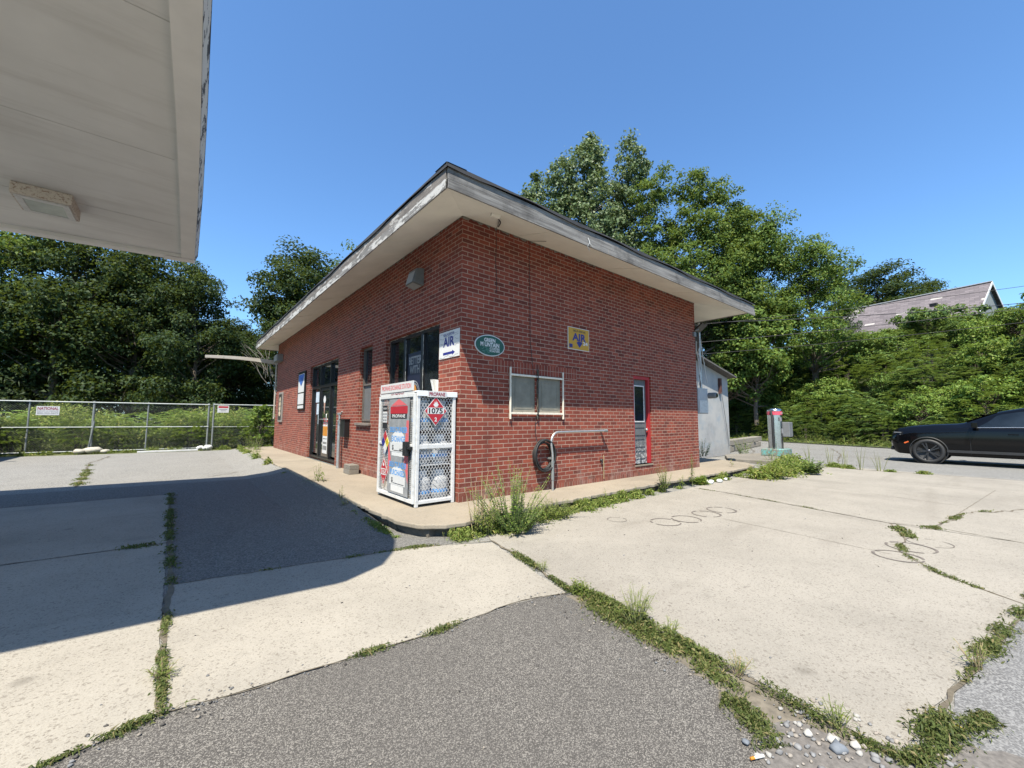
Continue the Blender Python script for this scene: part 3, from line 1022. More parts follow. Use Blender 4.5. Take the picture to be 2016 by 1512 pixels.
sg = thing('oval_sign', (.54, -.01, 2.23), 'dark green oval coffee sign with a pale rim and slab lettering, on the shaded brick', 'sign')
def ellipse(c, a, b, n=48): return [(c[0]+a*math.cos(2*math.pi*k/n), c[1]+b*math.sin(2*math.pi*k/n)) for k in range(n)]
def oval(y0, y1, a, b, mi=0):
    E_ = ellipse((.54, 2.393), a, b)
    n = len(E_)
    return MB().add([(x, y0, z) for x, z in E_]+[(x, y1, z) for x, z in E_], [tuple(range(n)), tuple(range(2*n-1, n-1, -1))]+[(i, n+i, n+(i+1) % n, (i+1) % n) for i in range(n)])
oval(-.016, -.003, .295, .17).build('rim', M['white_sign'], sg)
oval(-.019, -.0165, .280, .157).build('panel', M['green_sign'], sg)
text('GREEN', 'R', (.53, -.0205, 2.478), .22, .062, M['white_ink'], sg, .03)
text('M UNTAIN', 'R', (.535, -.0205, 2.405), .37, .07, M['white_ink'], sg, .03)
text('COFFEE', 'R', (.63, -.0205, 2.347), .20, .034, M['white_ink'], sg, .02)
text('ROASTERS', 'R', (.63, -.0205, 2.308), .20, .034, M['white_ink'], sg, .02)
mb = MB()
r = random.Random(8)
for k in range(12):
    u, zz = r.uniform(.36, .56), r.uniform(2.27, 2.36)
    mb.box(u, u+r.uniform(.02, .06), -.0205, -.0200, zz, zz+.006)
mb.build('faded_print', paint('faded_green', (.10, .22, .17), .6, .1, 9), sg)

sg = thing('air_sign', (2.67, -.01, 2.56), 'yellow self serve AIR sign with a down arrow and white 24', 'sign')
bevel(board('R', 2.365, 2.98, 2.555, 2.99, .008).build('panel', M['white_sign'], sg), .002, 1)
MB().box(2.378, 2.967, -.0135, -.0115, 2.568, 2.977).build('face', M['yellow_sign'], sg)
text('SELF-SERVE', 'R', (2.69, -.0145, 2.925), .36, .038, M['black_ink'], sg, .02)
text('AIR', 'R', (2.685, -.0145, 2.805), .40, .15, M['blue_ink'], sg, .04)
text('24', 'R', (2.86, -.0155, 2.70), .14, .07, M['white_ink'], sg, .03)
mb = MB()
mb.add([(x, -.0145, z) for x, z in ((2.635, 2.71), (2.60, 2.71), (2.60, 2.70), (2.69, 2.605), (2.78, 2.70), (2.78, 2.71), (2.755, 2.71), (2.755, 2.725), (2.635, 2.725))], [(0, 2, 3, 4, 5, 6, 7, 8)])
mb.build('arrow', M['blue_ink'], sg)
MB().box(2.40, 2.49, -.0143, -.0138, 2.59, 2.66).build('icon', M['blue_ink'], sg)

sg = thing('poster_case', (-.02, 9.93, 1.5), 'black framed poster case with a blue and white sheet, beside the entrance', 'poster')
bevel(board('L', 9.43, 10.38, 1.52, 2.80, .05).build('case', M['black_frame'], sg), .006, 2)
MB().box(-.056, -.0535, 9.50, 10.30, 2.10, 2.72).build('sheet', M['white_sign'], sg)
MB().box(-.056, -.0535, 9.50, 10.30, 1.70, 2.06).build('sheet', M['white_sign'], sg)
MB().box(-.056, -.0535, 9.50, 10.30, 1.56, 1.66).build('sheet', M['white_sign'], sg)
mb = MB()
mb.add([(-.058, 10.28, 2.70), (-.058, 9.52, 2.70), (-.058, 9.60, 2.50), (-.058, 9.75, 2.38), (-.058, 9.9, 2.30), (-.058, 10.1, 2.42), (-.058, 10.22, 2.5)], [tuple(range(7))])
mb.build('blue_print', paint('poster_blue', (.05, .12, .35), .5, .5, 8), sg)
sg = thing('poster_case', (-.02, 13.35, 1.1), 'bronze framed dark poster with a cup picture, near the far end of the shop front', 'poster')
bevel(board('L', 13.0, 13.72, 1.08, 2.27, .05).build('case', paint('bronze', (.22, .20, .18), .5, .15, 8), sg), .008, 2)
MB().box(-.056, -.0535, 13.07, 13.65, 1.16, 2.19).build('sheet', paint('dark_sheet', (.03, .028, .027), .5, .3, 6), sg)
mb = MB()
for k, (zz, ww) in enumerate(((1.98, .14), (1.80, .2), (1.62, .18), (1.42, .2))):
    mb.add([(-.058, 13.36+ww*math.cos(t), zz+.11*math.sin(t)) for t in np.linspace(0, 2*math.pi, 15)[:-1]], [tuple(range(13, -1, -1))])
mb.build('cup_print', paint('cup_tan', (.45, .37, .26), .5, .5, 12), sg)

# ------------------------------------------------------------------ fittings on the shop walls
o = thing('wall_light', (-.1, 1.42, 3.5), 'boxy grey wall pack light on the shop front above the large window', 'light')
mb = MB()
mb.add([(-.003, 1.24, 3.58), (-.003, 1.62, 3.58), (-.003, 1.62, 3.90), (-.003, 1.24, 3.90), (-.20, 1.27, 3.62), (-.20, 1.59, 3.62), (-.13, 1.59, 3.89), (-.13, 1.27, 3.89)], [(0, 1, 2, 3), (7, 6, 5, 4), (1, 0, 4, 5), (2, 1, 5, 6), (3, 2, 6, 7), (0, 3, 7, 4)])
bevel(mb.build('housing', paint('pale_bronze', (.10, .10, .095), .5, .12, 9), o), .012, 2)
mb = MB()
mb.add([(-.205, 1.30, 3.63), (-.205, 1.56, 3.63), (-.150, 1.56, 3.84), (-.150, 1.30, 3.84)], [(0, 1, 2, 3)])
mb.add([(-.03, 1.28, 3.576), (-.03, 1.58, 3.576), (-.19, 1.56, 3.612), (-.19, 1.30, 3.612)], [(0, 1, 2, 3)])
mb.build('lens', paint('frosted_lens', (.24, .25, .245), .3, .12, 20), o)

o = thing('flood_light', (-.1, 13.9, 3.55), 'small grey flood light box high at the far end of the shop front', 'light')
bevel(MB().box(-.22, -.004, 13.5, 14.2, 3.55, 3.85).build('housing', M['grey_box'], o), .02, 2)
MB().box(-.235, -.221, 13.55, 14.15, 3.58, 3.82).build('lens', paint('fl_lens', (.30, .31, .31), .3, .1, 8), o)

o = thing('flood_light', (7.45, -.05, 3.55), 'two-panel LED flood light under the eave at the rear brick corner', 'light')
mb = MB()
mb.obox((7.50, -.10, 3.70), (1, 0, 0), (0, -.8, .6), (0, .6, .8), .16, .14, .02)
bevel(mb.build('housing', M['black_frame'], o), .006, 2)
mb = MB()
for k in (-.062, .062): mb.obox((7.50, -.10-.8*k+.015, 3.70+.6*k-.022), (1, 0, 0), (0, -.8, .6), (0, .6, .8), .14, .052, .003)
mb.build('lens', paint('led_lens', (.55, .54, .50), .3, .1, 8), o)
mb = MB()
mb.tube([(7.36, -.003, 3.62), (7.40, -.05, 3.63), (7.44, -.08, 3.66)], .02)
mb.box(7.24, 7.36, -.05, -.003, 3.44, 3.56)
mb.build('bracket', M['grey_box'], o)

# cables hanging from the soffit on the side wall
def cable(name, pts, rad, label, mat=None):
    return tag(MB().tube(pts, rad, 6).build(name, mat or M['cable']), label, 'cable')


cable('hanging_cable', [(1.42, -.40, 4.24), (1.38, -.03, 4.36), (1.385, -.012, 4.0), (1.40, -.012, 3.2), (1.405, -.012, 2.6), (1.47, -.02, 2.05), (1.56, -.055, 1.9), (1.55, -.055, 1.35), (1.515, -.02, 1.2), (1.52, -.012, 1.0), (1.55, -.03, .85)], .0045,
      'long black cable running down the side wall past the two small windows')
cable('hanging_cable', [(.30, -.55, 4.20), (.50, -.25, 4.29), (.64, -.02, 4.355), (.655, -.012, 4.1), (.64, -.012, 3.8), (.665, -.012, 3.55), (.66, -.012, 3.28)], .004,
      'short black cable end hanging from the soffit near the corner of the side wall')
o = thing('soffit_junction', (.20, -.60, 4.2), 'old cream junction box and frayed wire on the soffit near the corner', 'junction box')
mb = MB()
mb.obox((.17, -.62, 4.185), (1, -.2, -.05), (0.2, 1, .25), (0, -.28, 1), .07, .035, .022)
mb.build('box', M['soffit'], o)
mb = MB()
mb.tube([(.24, -.60, 4.17), (.34, -.52, 4.19), (.42, -.42, 4.23), (.55, -.2, 4.30)], .010, 6)
mb.build('wire', M['cable'], o)
o = tag(MB().tube([(1.9, -.905, 4.20), (1.93, -.94, 4.15), (1.98, -.93, 4.12), (2.05, -.90, 4.14)], .007, 6).tube([(1.88, -.93, 4.25), (1.90, -.95, 4.17), (1.86, -.93, 4.10), (1.94, -.91, 4.06)], .006, 6).build('hook_wire', M['white_plastic']), 'bent white hook wire stapled to the side fascia board', 'wire')

# bent pipe stand with a coiled hose
o = thing('vent_pipe', (1.83, -.12, -.1), 'bent galvanised pipe rising from the weeds and running level along the side wall', 'pipe')
pts = [(1.83, -.12, -.1), (1.83, -.12, .62), (1.80, -.12, .80)]
for k in range(9):
    a = math.pi-math.pi/2*k/8
    pts.append((1.98+.18*math.cos(a), -.12, .82+.18*math.sin(a)))
pts.append((3.30, -.12, 1.005))
MB().tube(pts, .021, 10).build('pipe', M['galv'], o)
MB().tube([(3.28, -.12, 1.005), (3.36, -.12, 1.005)], .03, 10).build('coupling', M['galv_dull'], o)
MB().tube([(1.83, -.12, .18), (1.83, -.12, .5)], .028, 10).build('coupling', M['galv_dull'], o)
MB().box(3.29, 3.33, -.13, -.002, .985, 1.03).build('bracket', M['galv_dull'], o)
MB().box(1.81, 1.85, -.13, -.002, .53, .56).build('bracket', M['galv_dull'], o)
mb = MB()
r = random.Random(4)
for k in range(9):
    rr = .225+r.uniform(-.02, .025)
    cx_, cz_ = 1.68+r.uniform(-.02, .02), .60+r.uniform(-.02, .02)
    yy = -.035-.011*k
    mb.tube([(cx_+rr*math.cos(a), yy+.008*math.sin(3*a+k), cz_+rr*1.08*math.sin(a)) for a in np.linspace(0, 2*math.pi, 29)[:-1]], .013, 6, closed=True)
tag(mb.build('coiled_hose', M['black_rubber']), 'coil of black air hose hung behind the bent pipe on the side wall', 'hose')
o = thing('wall_tap', (3.36, -.03, .45), 'small weathered tap and thin pipe low on the side wall under the pipe end', 'tap')
mb = MB()
mb.tube([(3.38, -.012, .52), (3.38, -.012, .05)], .009, 6)
mb.build('pipe', M['stem_dry'], o)
MB().lathe((3.30, -.02, .42), [(.0, -.03), (.03, -.02), (.03, .015)], 10, 0, 'y').tube([(3.30, -.04, .42), (3.30, -.05, .36)], .012, 6).build('tap', M['black_rubber'], o)

# post with box by the entrance
o = thing('steel_post', (-.10, 5.42, 0), 'grey steel post with a tap head beside the shop entrance', 'post')
MB().tube([(-.10, 5.42, 0), (-.10, 5.42, 1.15)], .043, 12).build('post', M['galv'], o)
mb = MB()
mb.tube([(-.10, 5.42, 1.15), (-.10, 5.42, 1.33)], .028, 10)
mb.tube([(-.10, 5.32, 1.34), (-.10, 5.56, 1.34)], .03, 10)
mb.tube([(-.10, 5.32, 1.34), (-.10, 5.26, 1.40)], .02, 8)
mb.tube([(-.14, 5.42, 1.18), (-.16, 5.36, 1.15), (-.13, 5.32, 1.17)], .012, 6)
mb.build('tap_head', M['galv'], o)
o = thing('letter_box', (-.1, 5.12, .75), 'black metal box fixed to the brick next to the steel post', 'box')
bevel(MB().box(-.13, -.003, 4.95, 5.26, .78, 1.19).build('body', M['black_frame'], o), .008, 2)
MB().box(-.15, -.003, 4.93, 5.28, 1.192, 1.215).build('lid', M['black_frame'], o)
# blocks standing on the walk
for k in range(2):
    b = bevel(MB().box(-.27+.004*k, -.06+.004*k, 4.03, 4.43, .001+k*.101, .100+k*.101).build('concrete_block', M['cmu']), .006, 2)
    tag(b, ['lower of the two flat concrete blocks stacked on the walk under the narrow window', 'upper of the two flat concrete blocks stacked on the walk under the narrow window'][k], 'block', 'concrete blocks on the walk')

# ragged plank bracket at the far end of the shop
o = thing('broken_plank', (-.3, 14.85, 3.7), 'weathered split plank sticking out level from the far end of the shop', 'plank')
mb = MB()
P = [(-2.50, 3.66, .055), (-1.9, 3.69, .06), (-1.45, 3.70, .065), (-.9, 3.69, .07), (-.45, 3.66, .085), (.1, 3.62, .09)]
for (xa, za, ha), (xb, zb, hb_) in zip(P[:-1], P[1:]):
    mb.add([(xa, 14.80, za-ha), (xb, 14.80, zb-hb_), (xb, 14.80, zb+hb_), (xa, 14.80, za+ha), (xa, 14.86, za-ha), (xb, 14.86, zb-hb_), (xb, 14.86, zb+hb_), (xa, 14.86, za+ha)], [(0, 1, 2, 3), (7, 6, 5, 4), (3, 2, 6, 7), (1, 0, 4, 5), (0, 3, 7, 4), (1, 5, 6, 2)])
mb.box(-.05, .0, 14.74, 14.80, 1.2, 3.55)
bevel(mb.build('board', wood_grey('plank_wood', 0, (.28, .25, .20), (.52, .48, .42)), o), .004, 1)
mb = MB()
r = random.Random(11)
for k in range(12):
    p = Vector((-.05-r.random()*.5, 14.9+r.random()*.4, 2.6+r.random()*.6))
    pts = [p]
    d = Vector((r.uniform(-.5, .1), 0, 1))
    for j in range(6):
        d = d+Vector((r.uniform(-.4, .3), r.uniform(-.2, .2), r.uniform(-.3, .2)))
        pts.append(pts[-1]+d.normalized()*.28)
    mb.tube(pts, [.012, .011, .010, .009, .008, .006, .003], 5)
tag(mb.build('bare_vine', M['bark_pale']), 'bare tangled vine stems hanging at the far end of the shop roof', 'vine')

# ------------------------------------------------------------------ meter, conduit and lean-to behind the corner
o = thing('service_mast', (8.30, .30, 2.0), 'grey electric service conduit rising past the eave behind the brick corner', 'conduit')
MB().tube([(8.35, .35, 2.1), (8.35, .35, 4.05)], .035, 10).build('conduit', M['galv'], o)
mb = MB()
r = random.Random(5)
for k in range(4):
    p = [Vector((8.2+r.uniform(-.2, .25), .28, 3.55-.1*k))]
    for j in range(5): p.append(p[-1]+Vector((r.uniform(-.12, .10), 0, -.25)))
    mb.tube(p, .012, 5)
mb.build('loose_wire', M['white_plastic'], o)
o = thing('meter_box', (8.3, .32, 1.4), 'pale grey electric meter box with a round glass meter behind the brick corner', 'meter')
bevel(MB().box(8.02, 8.60, .28, .50, 1.40, 2.13).build('box', M['meter_grey'], o), .012, 2)
MB().lathe((8.66, .22, 1.93), [(.0, -.17), (.075, -.165), (.085, -.13), (.085, .06)], 16, 0, 'y').build('meter', M['grey_box'], o)
MB().lathe((8.66, .21, 1.93), [(.0, -.175), (.06, -.17)], 16, 0, 'y').build('glass', M['glass'], o)
MB().box(8.06, 8.56, .262, .278, 1.43, 1.78).build('cover', M['white_paint'], o)

shed = thing('lean_to', (11, 1.9, 0), 'pale grey rendered lean-to shed with a sloping roof behind the brick shop', 'shed')
rd = MT('pale_render', .85, 0, .3)
rc = rd.ramp(rd.noise(1.3, 6, .65), [(.3, (.24, .243, .245)), (.5, (.32, .32, .312)), (.72, (.37, .36, .345))])
rc = rd.mix(rc, (.20, .255, .30), rd.ramp(rd.noise(2.1, 4), [(.5, 0.0), (.7, .55)]))
rc = rd.mix(rc, (.22, .20, .18), rd.math('MULTIPLY', rd.ramp(rd.sep(rd.pos)[2], [(.0, .6), (.35, .0)]), rd.noise(9, 5)))
rd.col(rc).bump(rd.noise(30, 4), .2, .008)
sx0, sx1, sy0, sy1 = 7.40, 13.86, 1.9, 7.0
zl = lambda x: 3.37-(x-11.47)*.19
mb = MB()
vs = [(sx0, sy0, GZ), (sx1, sy0, GZ), (sx1, sy0, zl(sx1)), (sx0, sy0, zl(sx0)), (sx0, sy1, GZ), (sx1, sy1, GZ), (sx1, sy1, zl(sx1)), (sx0, sy1, zl(sx0))]
mb.add(vs, [(0, 1, 2, 3), (1, 5, 6, 2), (5, 4, 7, 6), (4, 0, 3, 7)])
mb.build('wall', rd.m, shed)
mb = MB()
e0, e1 = sx0+.03, sx1+.16
vs = [(e0, sy0-.30, zl(e0)+.02), (e1, sy0-.30, zl(e1)+.02), (e1, sy1+.2, zl(e1)+.02), (e0, sy1+.2, zl(e0)+.02)]
vs += [(x, y, z+.055) for x, y, z in vs]
mb.add(vs, [(3, 2, 1, 0), (4, 5, 6, 7), (0, 1, 5, 4), (1, 2, 6, 5), (2, 3, 7, 6), (3, 0, 4, 7)])
mb.build('roof', wood_grey('shed_roof', 0, (.05, .045, .042), (.16, .15, .14)), shed)
mb = MB()
mb.box(13.0, 13.12, sy0-.10, sy0-.003, 2.25, 2.85)
mb.build('downpipe', paint('rust_brown', (.07, .03, .025), .7, .3, 9), shed)
cable('hanging_cable', [(13.05, 1.80, 2.3), (13.25, 1.82, 1.7), (13.5, 1.84, .9), (13.7, 1.86, .2)], .012, 'thin dark cable slanting down the pale lean-to wall', M['grey_box'])

# ------------------------------------------------------------------ rubble wall, vacuum station
o = MB()
r = random.Random(6)
for row in range(2):
    x = 13.9
    while x < 21:
        wdt = r.uniform(.5, .8)
        o.box(x+.01, x+wdt-.01, 2.3+(x-13.9)*.15+r.uniform(-.02, .02), 2.65+(x-13.9)*.15, GZ+row*.26+.005, GZ+row*.26+.25)
        x += wdt
ob = o.build('block_wall', M['cmu'])
tag(bevel(ob, .02, 2), 'low grey concrete block wall between the lean-to and the vacuum post', 'wall')

vx, vy = 13.55, .18
o = thing('vacuum_station', (vx, vy, GZ+.1), 'tall stainless steel vacuum cylinder with a faded red band on a turquoise block', 'vacuum')
tq = MT('turquoise_paint', .8)
tq.col(tq.mix((.10, .30, .28), (.16, .155, .135), tq.ramp(tq.noise(11, 5, .78), [(.45, 0.0), (.50, 1.0)])))
bevel(MB().box(vx-.42, vx+.45, vy-.36, vy+.36, GZ+.112, GZ+.36).build('base', tq.m, o), .02, 2)
zb = GZ+.362
MB().lathe((vx, vy, zb), [(.235, 0), (.235, 1.18), (.235, 1.20)], 28).build('cylinder', M['stainless'], o)
MB().lathe((vx, vy, zb), [(.2385, 1.205), (.2385, 1.33)], 28).build('band', paint('faded_red_band', (.52, .07, .11), .5, .2, 8), o)
MB().lathe((vx, vy, zb), [(.235, 1.332), (.24, 1.36), (.22, 1.41), (.12, 1.45), (.0, 1.46)], 28).build('dome', M['stainless'], o)
text('VACUUM', 'R', (vx-.05, vy-.242, zb+1.267), .22, .06, M['white_ink'], o, .02)
bevel(MB().box(vx+.16, vx+.52, vy-.40, vy-.12, zb+.42, zb+.95).build('coin_box', M['grey_box'], o), .015, 2)
MB().box(vx-.09, vx-.03, vy-.26, vy-.225, zb+.55, zb+.72).box(vx-.17, vx-.10, vy-.255, vy-.2, zb+.98, zb+1.12).build('plate', M['grey_ink'], o)
MB().tube([(vx-.25, vy+.04, zb+1.35), (vx-.30, vy-.02, zb+1.1), (vx-.31, vy-.02, zb+.6), (vx-.29, vy-.02, zb+.05)], .04, 8).build('hose', M['black_rubber'], o)

# ------------------------------------------------------------------ propane cage and its cylinders
o = thing('propane_cage', (-.34, .73, 0), 'white steel mesh propane exchange cage standing at the corner of the brick shop', 'cage')
cx0, cx1, cy0, cy1, cz0, cz1 = -.66, -.035, .06, 1.40, .04, 1.60
pw = M['white_paint']
mb = MB()
t = .045
for x in (cx0, cx1-t):
    for y in (cy0, cy1-t):
        mb.box(x, x+t, y, y+t, 0.002, cz1)
for z in (cz0, .80, cz1-t):
    hh = .06 if z == .80 else t
    for y in (cy0, cy1-t): mb.box(cx0+t, cx1-t, y+.002, y+t-.002, z, z+hh)
    if z != .80:
        for x in (cx0, cx1-t): mb.box(x+.002, x+t-.002, cy0+t, cy1-t, z, z+hh)
bevel(mb.build('frame', pw, o), .004, 2)
mb = MB()
mb.box(cx0-.01, cx1+.02, cy0-.012, cy1+.012, cz1+.001, cz1+.022)
mb.box(cx0-.01, cx1+.02, cy0-.014, cy0-.002, cz1-.055, cz1)
bevel(mb.build('roof_panel', paint('cage_lid', (.62, .64, .66), .45, .06, 8), o), .003, 1)
MB().box(cx0+.05, cx1-.05, cy0+.05, cy1-.05, .05, .06).box(cx0+.05, cx1-.05, cy0+.05, cy1-.05, .56, .57).box(cx0+.05, cx1-.05, cy0+.05, cy1-.05, 1.07, 1.08).build('shelf', paint('shelf_steel', (.5, .5, .5), .5, .1, 8), o)


def mesh_panel(mb, face, u0, u1, z0, z1, d, pw_=.030, ph=.050, wd=.0125):
    """expanded steel: zigzag strands"""
    cols = int((u1-u0)/(pw_/2))
    rows = int((z1-z0)/ph)
    dh = (z1-z0)/(rows*2)
    du = (u1-u0)/cols
    for k in range(rows*2+1):
        zc = z0+k*dh
        for c in range(cols):
            up = (c+k) % 2
            za, zb_ = (zc-dh/2, zc+dh/2) if up else (zc+dh/2, zc-dh/2)
            ua, ub = u0+c*du, u0+(c+1)*du
            za, zb_ = min(max(za, z0), z1), min(max(zb_, z0), z1)
            q = [(ua, za-wd/2), (ub, zb_-wd/2), (ub, zb_+wd/2), (ua, za+wd/2)]
            if face == 'R': mb.add([(u, d, z) for u, z in q], [(0, 1, 2, 3)])
            else: mb.add([(d, u, z) for u, z in q], [(3, 2, 1, 0)])


mb = MB()
mesh_panel(mb, 'R', cx0+t, cx1-t, .86, cz1-t, cy0+.02, .048, .072, .013)
mesh_panel(mb, 'R', cx0+t, cx1-t, cz0+t, .80, cy0+.02, .048, .072, .013)
mb.build('side_mesh', M['white_paint'], o)
mb = MB()
mesh_panel(mb, 'R', cx0+t, cx1-t, cz0+t, cz1-t, cy1-.02, .05, .08)
mb.build('side_mesh', M['white_paint'], o)
dx = cx0-.035
dr = MB()
rect_frame(dr, 'L', cy0+.02, cy1-.03, .05, 1.585, dx, dx+.033, .05)
dr.box(dx, dx+.033, cy0+.07, cy1-.08, .82, .86)
dd = bevel(dr.build('door', pw, o), .004, 2)
mb = MB()
mesh_panel(mb, 'L', cy0+.07, cy1-.08, .10, .82, dx+.018)
mesh_panel(mb, 'L', cy0+.07, cy1-.08, .86, 1.535, dx+.018)
mb.build('door_mesh', pw, dd)
bevel(MB().box(dx-.055, dx-.001, .10, .30, .795, .835).box(dx-.065, dx-.002, .19, .30, .70, .90).build('lock', M['black_frame'], dd), .004, 1)
MB().tube([(dx-.07, .29, .79), (dx-.085, .33, .78), (dx-.07, .36, .79)], .014, 8).build('padlock', M['galv'], dd)
# placards on the door
fx = dx-.004
pl = MB().box(fx-.003, fx, .22, .93, .12, 1.52).build('placard', M['silver_print'], dd)
F = fx-.0045
MB().box(F-.0005, F, .28, .88, 1.30, 1.41).build('red_print', M['red_ink'], pl)
mb = MB()
mb.add([(F-.0003, .86, 1.42), (F-.0003, .30, 1.42), (F-.0003, .44, 1.47), (F-.0003, .58, 1.52), (F-.0003, .72, 1.47)], [tuple(range(5))])
mb.build('peak_print', M['pink_ink'], pl)
text('PROPANE', 'L', (F-.0012, .58, 1.265), .46, .05, M['white_ink'], MB().box(F-.0006, F, .30, .86, 1.225, 1.30).build('black_bar', M['black_ink'], pl), .02)
text('20LB CYLINDER', 'L', (F-.001, .575, 1.06), .62, .085, M['sky_ink'], pl, .03)
text('EXCHANGE', 'L', (F-.0015, .575, .925), .46, .09, M['sky_ink'], pl, .03)
mb = MB()
for z0_ in (.62, .10):
    for cc in (.575,):
        pts = [(cc+.22*math.cos(a), z0_+.32+.10*math.sin(a)) for a in np.linspace(0, math.pi, 12)]+[(cc-.22, z0_+.05), (cc+.22, z0_+.05)]
        mb.add([(F-.0006, u, z) for u, z in pts], [tuple(range(len(pts)))])
mb.build('cylinder_print', M['white_ink'], pl)
text('20LB CYLINDER', 'L', (F-.001, .575, .545), .62, .085, M['sky_ink'], pl, .03)
text('PURCHASED', 'L', (F-.0015, .575, .43), .50, .085, M['sky_ink'], pl, .03)
mb = MB()
for z in (.73, .25): mb.box(F-.0028, F-.002, .30, .85, z, z+.135)
pb = mb.build('price_box', M['white_sign'], pl)
text('$______', 'L', (F-.0040, .56, .79), .44, .085, M['black_ink'], pb, .02)
text('$______', 'L', (F-.0040, .56, .31), .44, .085, M['black_ink'], pb, .02)
mb = MB()
mb.add([(F-.0004, .30, 1.20), (F-.0004, .225, 1.20), (F-.0004, .225, .30), (F-.0004, .36, .62)], [(0, 1, 2, 3)])
mb.build('red_swoosh', M['pink_ink'], pl)
MB().add([(F-.0004, .925, .88), (F-.0004, .82, .62), (F-.0004, .925, .36)], [(0, 1, 2)]).build('red_swoosh', M['pink_ink'], pl)


def diamond(face, c, hw, hh, mat, parent, d, name='placard', rim=None, t=.002):
    a, z = c
    P = [(a+hw, z), (a, z+hh), (a-hw, z), (a, z-hh)]
    mb = MB()
    if face == 'R':
        P = P[::-1]
        mb.add([(u, d, zz) for u, zz in P]+[(u, d+t, zz) for u, zz in P], [(0, 1, 2, 3), (7, 6, 5, 4), (0, 4, 5, 1), (1, 5, 6, 2), (2, 6, 7, 3), (3, 7, 4, 0)])
    else:
        mb.add([(d, u, zz) for u, zz in P]+[(d+t, u, zz) for u, zz in P], [(0, 1, 2, 3), (7, 6, 5, 4), (0, 4, 5, 1), (1, 5, 6, 2), (2, 6, 7, 3), (3, 7, 4, 0)])
    return mb.build(name, mat, parent)


def flame(face, c, s, mat, parent, d):
    pts = [(0, -.5), (.35, -.35), (.5, 0), (.3, .1), (.28, .45), (.1, .2), (0, .65), (-.12, .2), (-.3, .42), (-.28, .08), (-.5, 0), (-.35, -.35)]
    mb = MB()
    P = [((c[0]+u*s, d, c[1]+z*s) if face == 'R' else (d, c[0]-u*s, c[1]+z*s)) for u, z in pts]
    return mb.add(P, [tuple(range(len(P)))]).build('flame_print', mat, parent)


# door: hazard diamond, fire rating diamond, notices
d1 = diamond('L', (1.08, .40), .155, .215, M['white_sign'], dd, F-.001)
diamond('L', (1.08, .40), .142, .198, M['red_ink'], d1, F-.003, 'face')
MB().box(F-.0046, F-.004, .985, 1.175, .35, .45).build('number_panel', M['white_sign'], d1)
text('1075', 'L', (F-.0055, 1.08, .40), .17, .075, M['red_ink'], d1, .03)
flame('L', (1.08, .515), .065, M['white_ink'], d1, F-.0045)
text('2', 'L', (F-.0045, 1.08, .275), .035, .055, M['white_ink'], d1, .03)
d2 = diamond('L', (1.05, .86), .15, .18, M['white_sign'], dd, F-.001)
for (du, dz, mt) in ((0, .09, 'red_ink'), (.075, 0, 'blue_ink'), (-.075, 0, 'yellow_ink')):
    diamond('L', (1.05+du, .86+dz), .071, .085, M[mt], d2, F-.003, 'rating_print')
text('0', 'L', (F-.0045, .975, .86), .03, .06, M['black_ink'], d2, .02)
nb = MB().box(F-.003, F-.0005, 1.0, 1.17, 1.34, 1.43).box(F-.003, F-.0005, 1.0, 1.17, 1.07, 1.16).build('notice', M['black_ink'], dd)
n2 = MB().box(F-.003, F-.0005, 1.0, 1.17, 1.165, 1.335).build('notice', M['white_sign'], dd)
mb = MB()
for k in range(3): mb.box(F-.0045, F-.0038, 1.015, 1.075, 1.185+k*.048, 1.215+k*.048).box(F-.0045, F-.0038, 1.095, 1.155, 1.185+k*.048, 1.215+k*.048)
mb.build('text_print', M['grey_ink'], n2)
text('NO SMOKING', 'L', (F-.0042, 1.085, 1.385), .14, .03, M['white_ink'], nb, .01)
# header board and side strip
hb_ = bevel(MB().box(dx-.005, dx+.012, .13, 1.31, 1.625, 1.765).build('header_board', M['white_sign'], o), .002, 1)
text('PROPANE EXCHANGE STATION', 'L', (dx-.0065, .72, 1.70), 1.06, .075, M['pink_ink'], hb_, .02)
hs = MB().box(dx+.002, dx+.02, .13, 1.31, 1.535, 1.618).build('header_board', M['white_sign'], o)
text('NO SMOKING', 'L', (dx+.0005, .66, 1.588), .46, .045, M['maroon_ink'], hs, .02)
ps = MB().box(-.515, -.205, cy0-.022, cy0-.016, 1.535, 1.622).build('name_strip', M['white_sign'], o)
text('PROPANE', 'R', (-.36, cy0-.0235, 1.578), .26, .055, M['maroon_ink'], ps, .03)
d3 = diamond('R', (-.375, 1.335), .185, .215, M['white_sign'], o, cy0-.010)
diamond('R', (-.375, 1.335), .172, .200, M['red_ink'], d3, cy0-.013, 'face')
MB().add([(-.51, cy0-.0145, 1.295), (-.24, cy0-.0145, 1.295), (-.24, cy0-.0145, 1.385), (-.51, cy0-.0145, 1.385)], [(0, 1, 2, 3)]).build('number_panel', M['white_sign'], d3)
text('1075', 'R', (-.375, cy0-.0155, 1.34), .225, .08, M['black_ink'], d3, .03)
flame('R', (-.375, 1.435), .085, M['white_ink'], d3, cy0-.0145)
text('2', 'R', (-.375, cy0-.0150, 1.215), .04, .06, M['white_ink'], d3, .03)

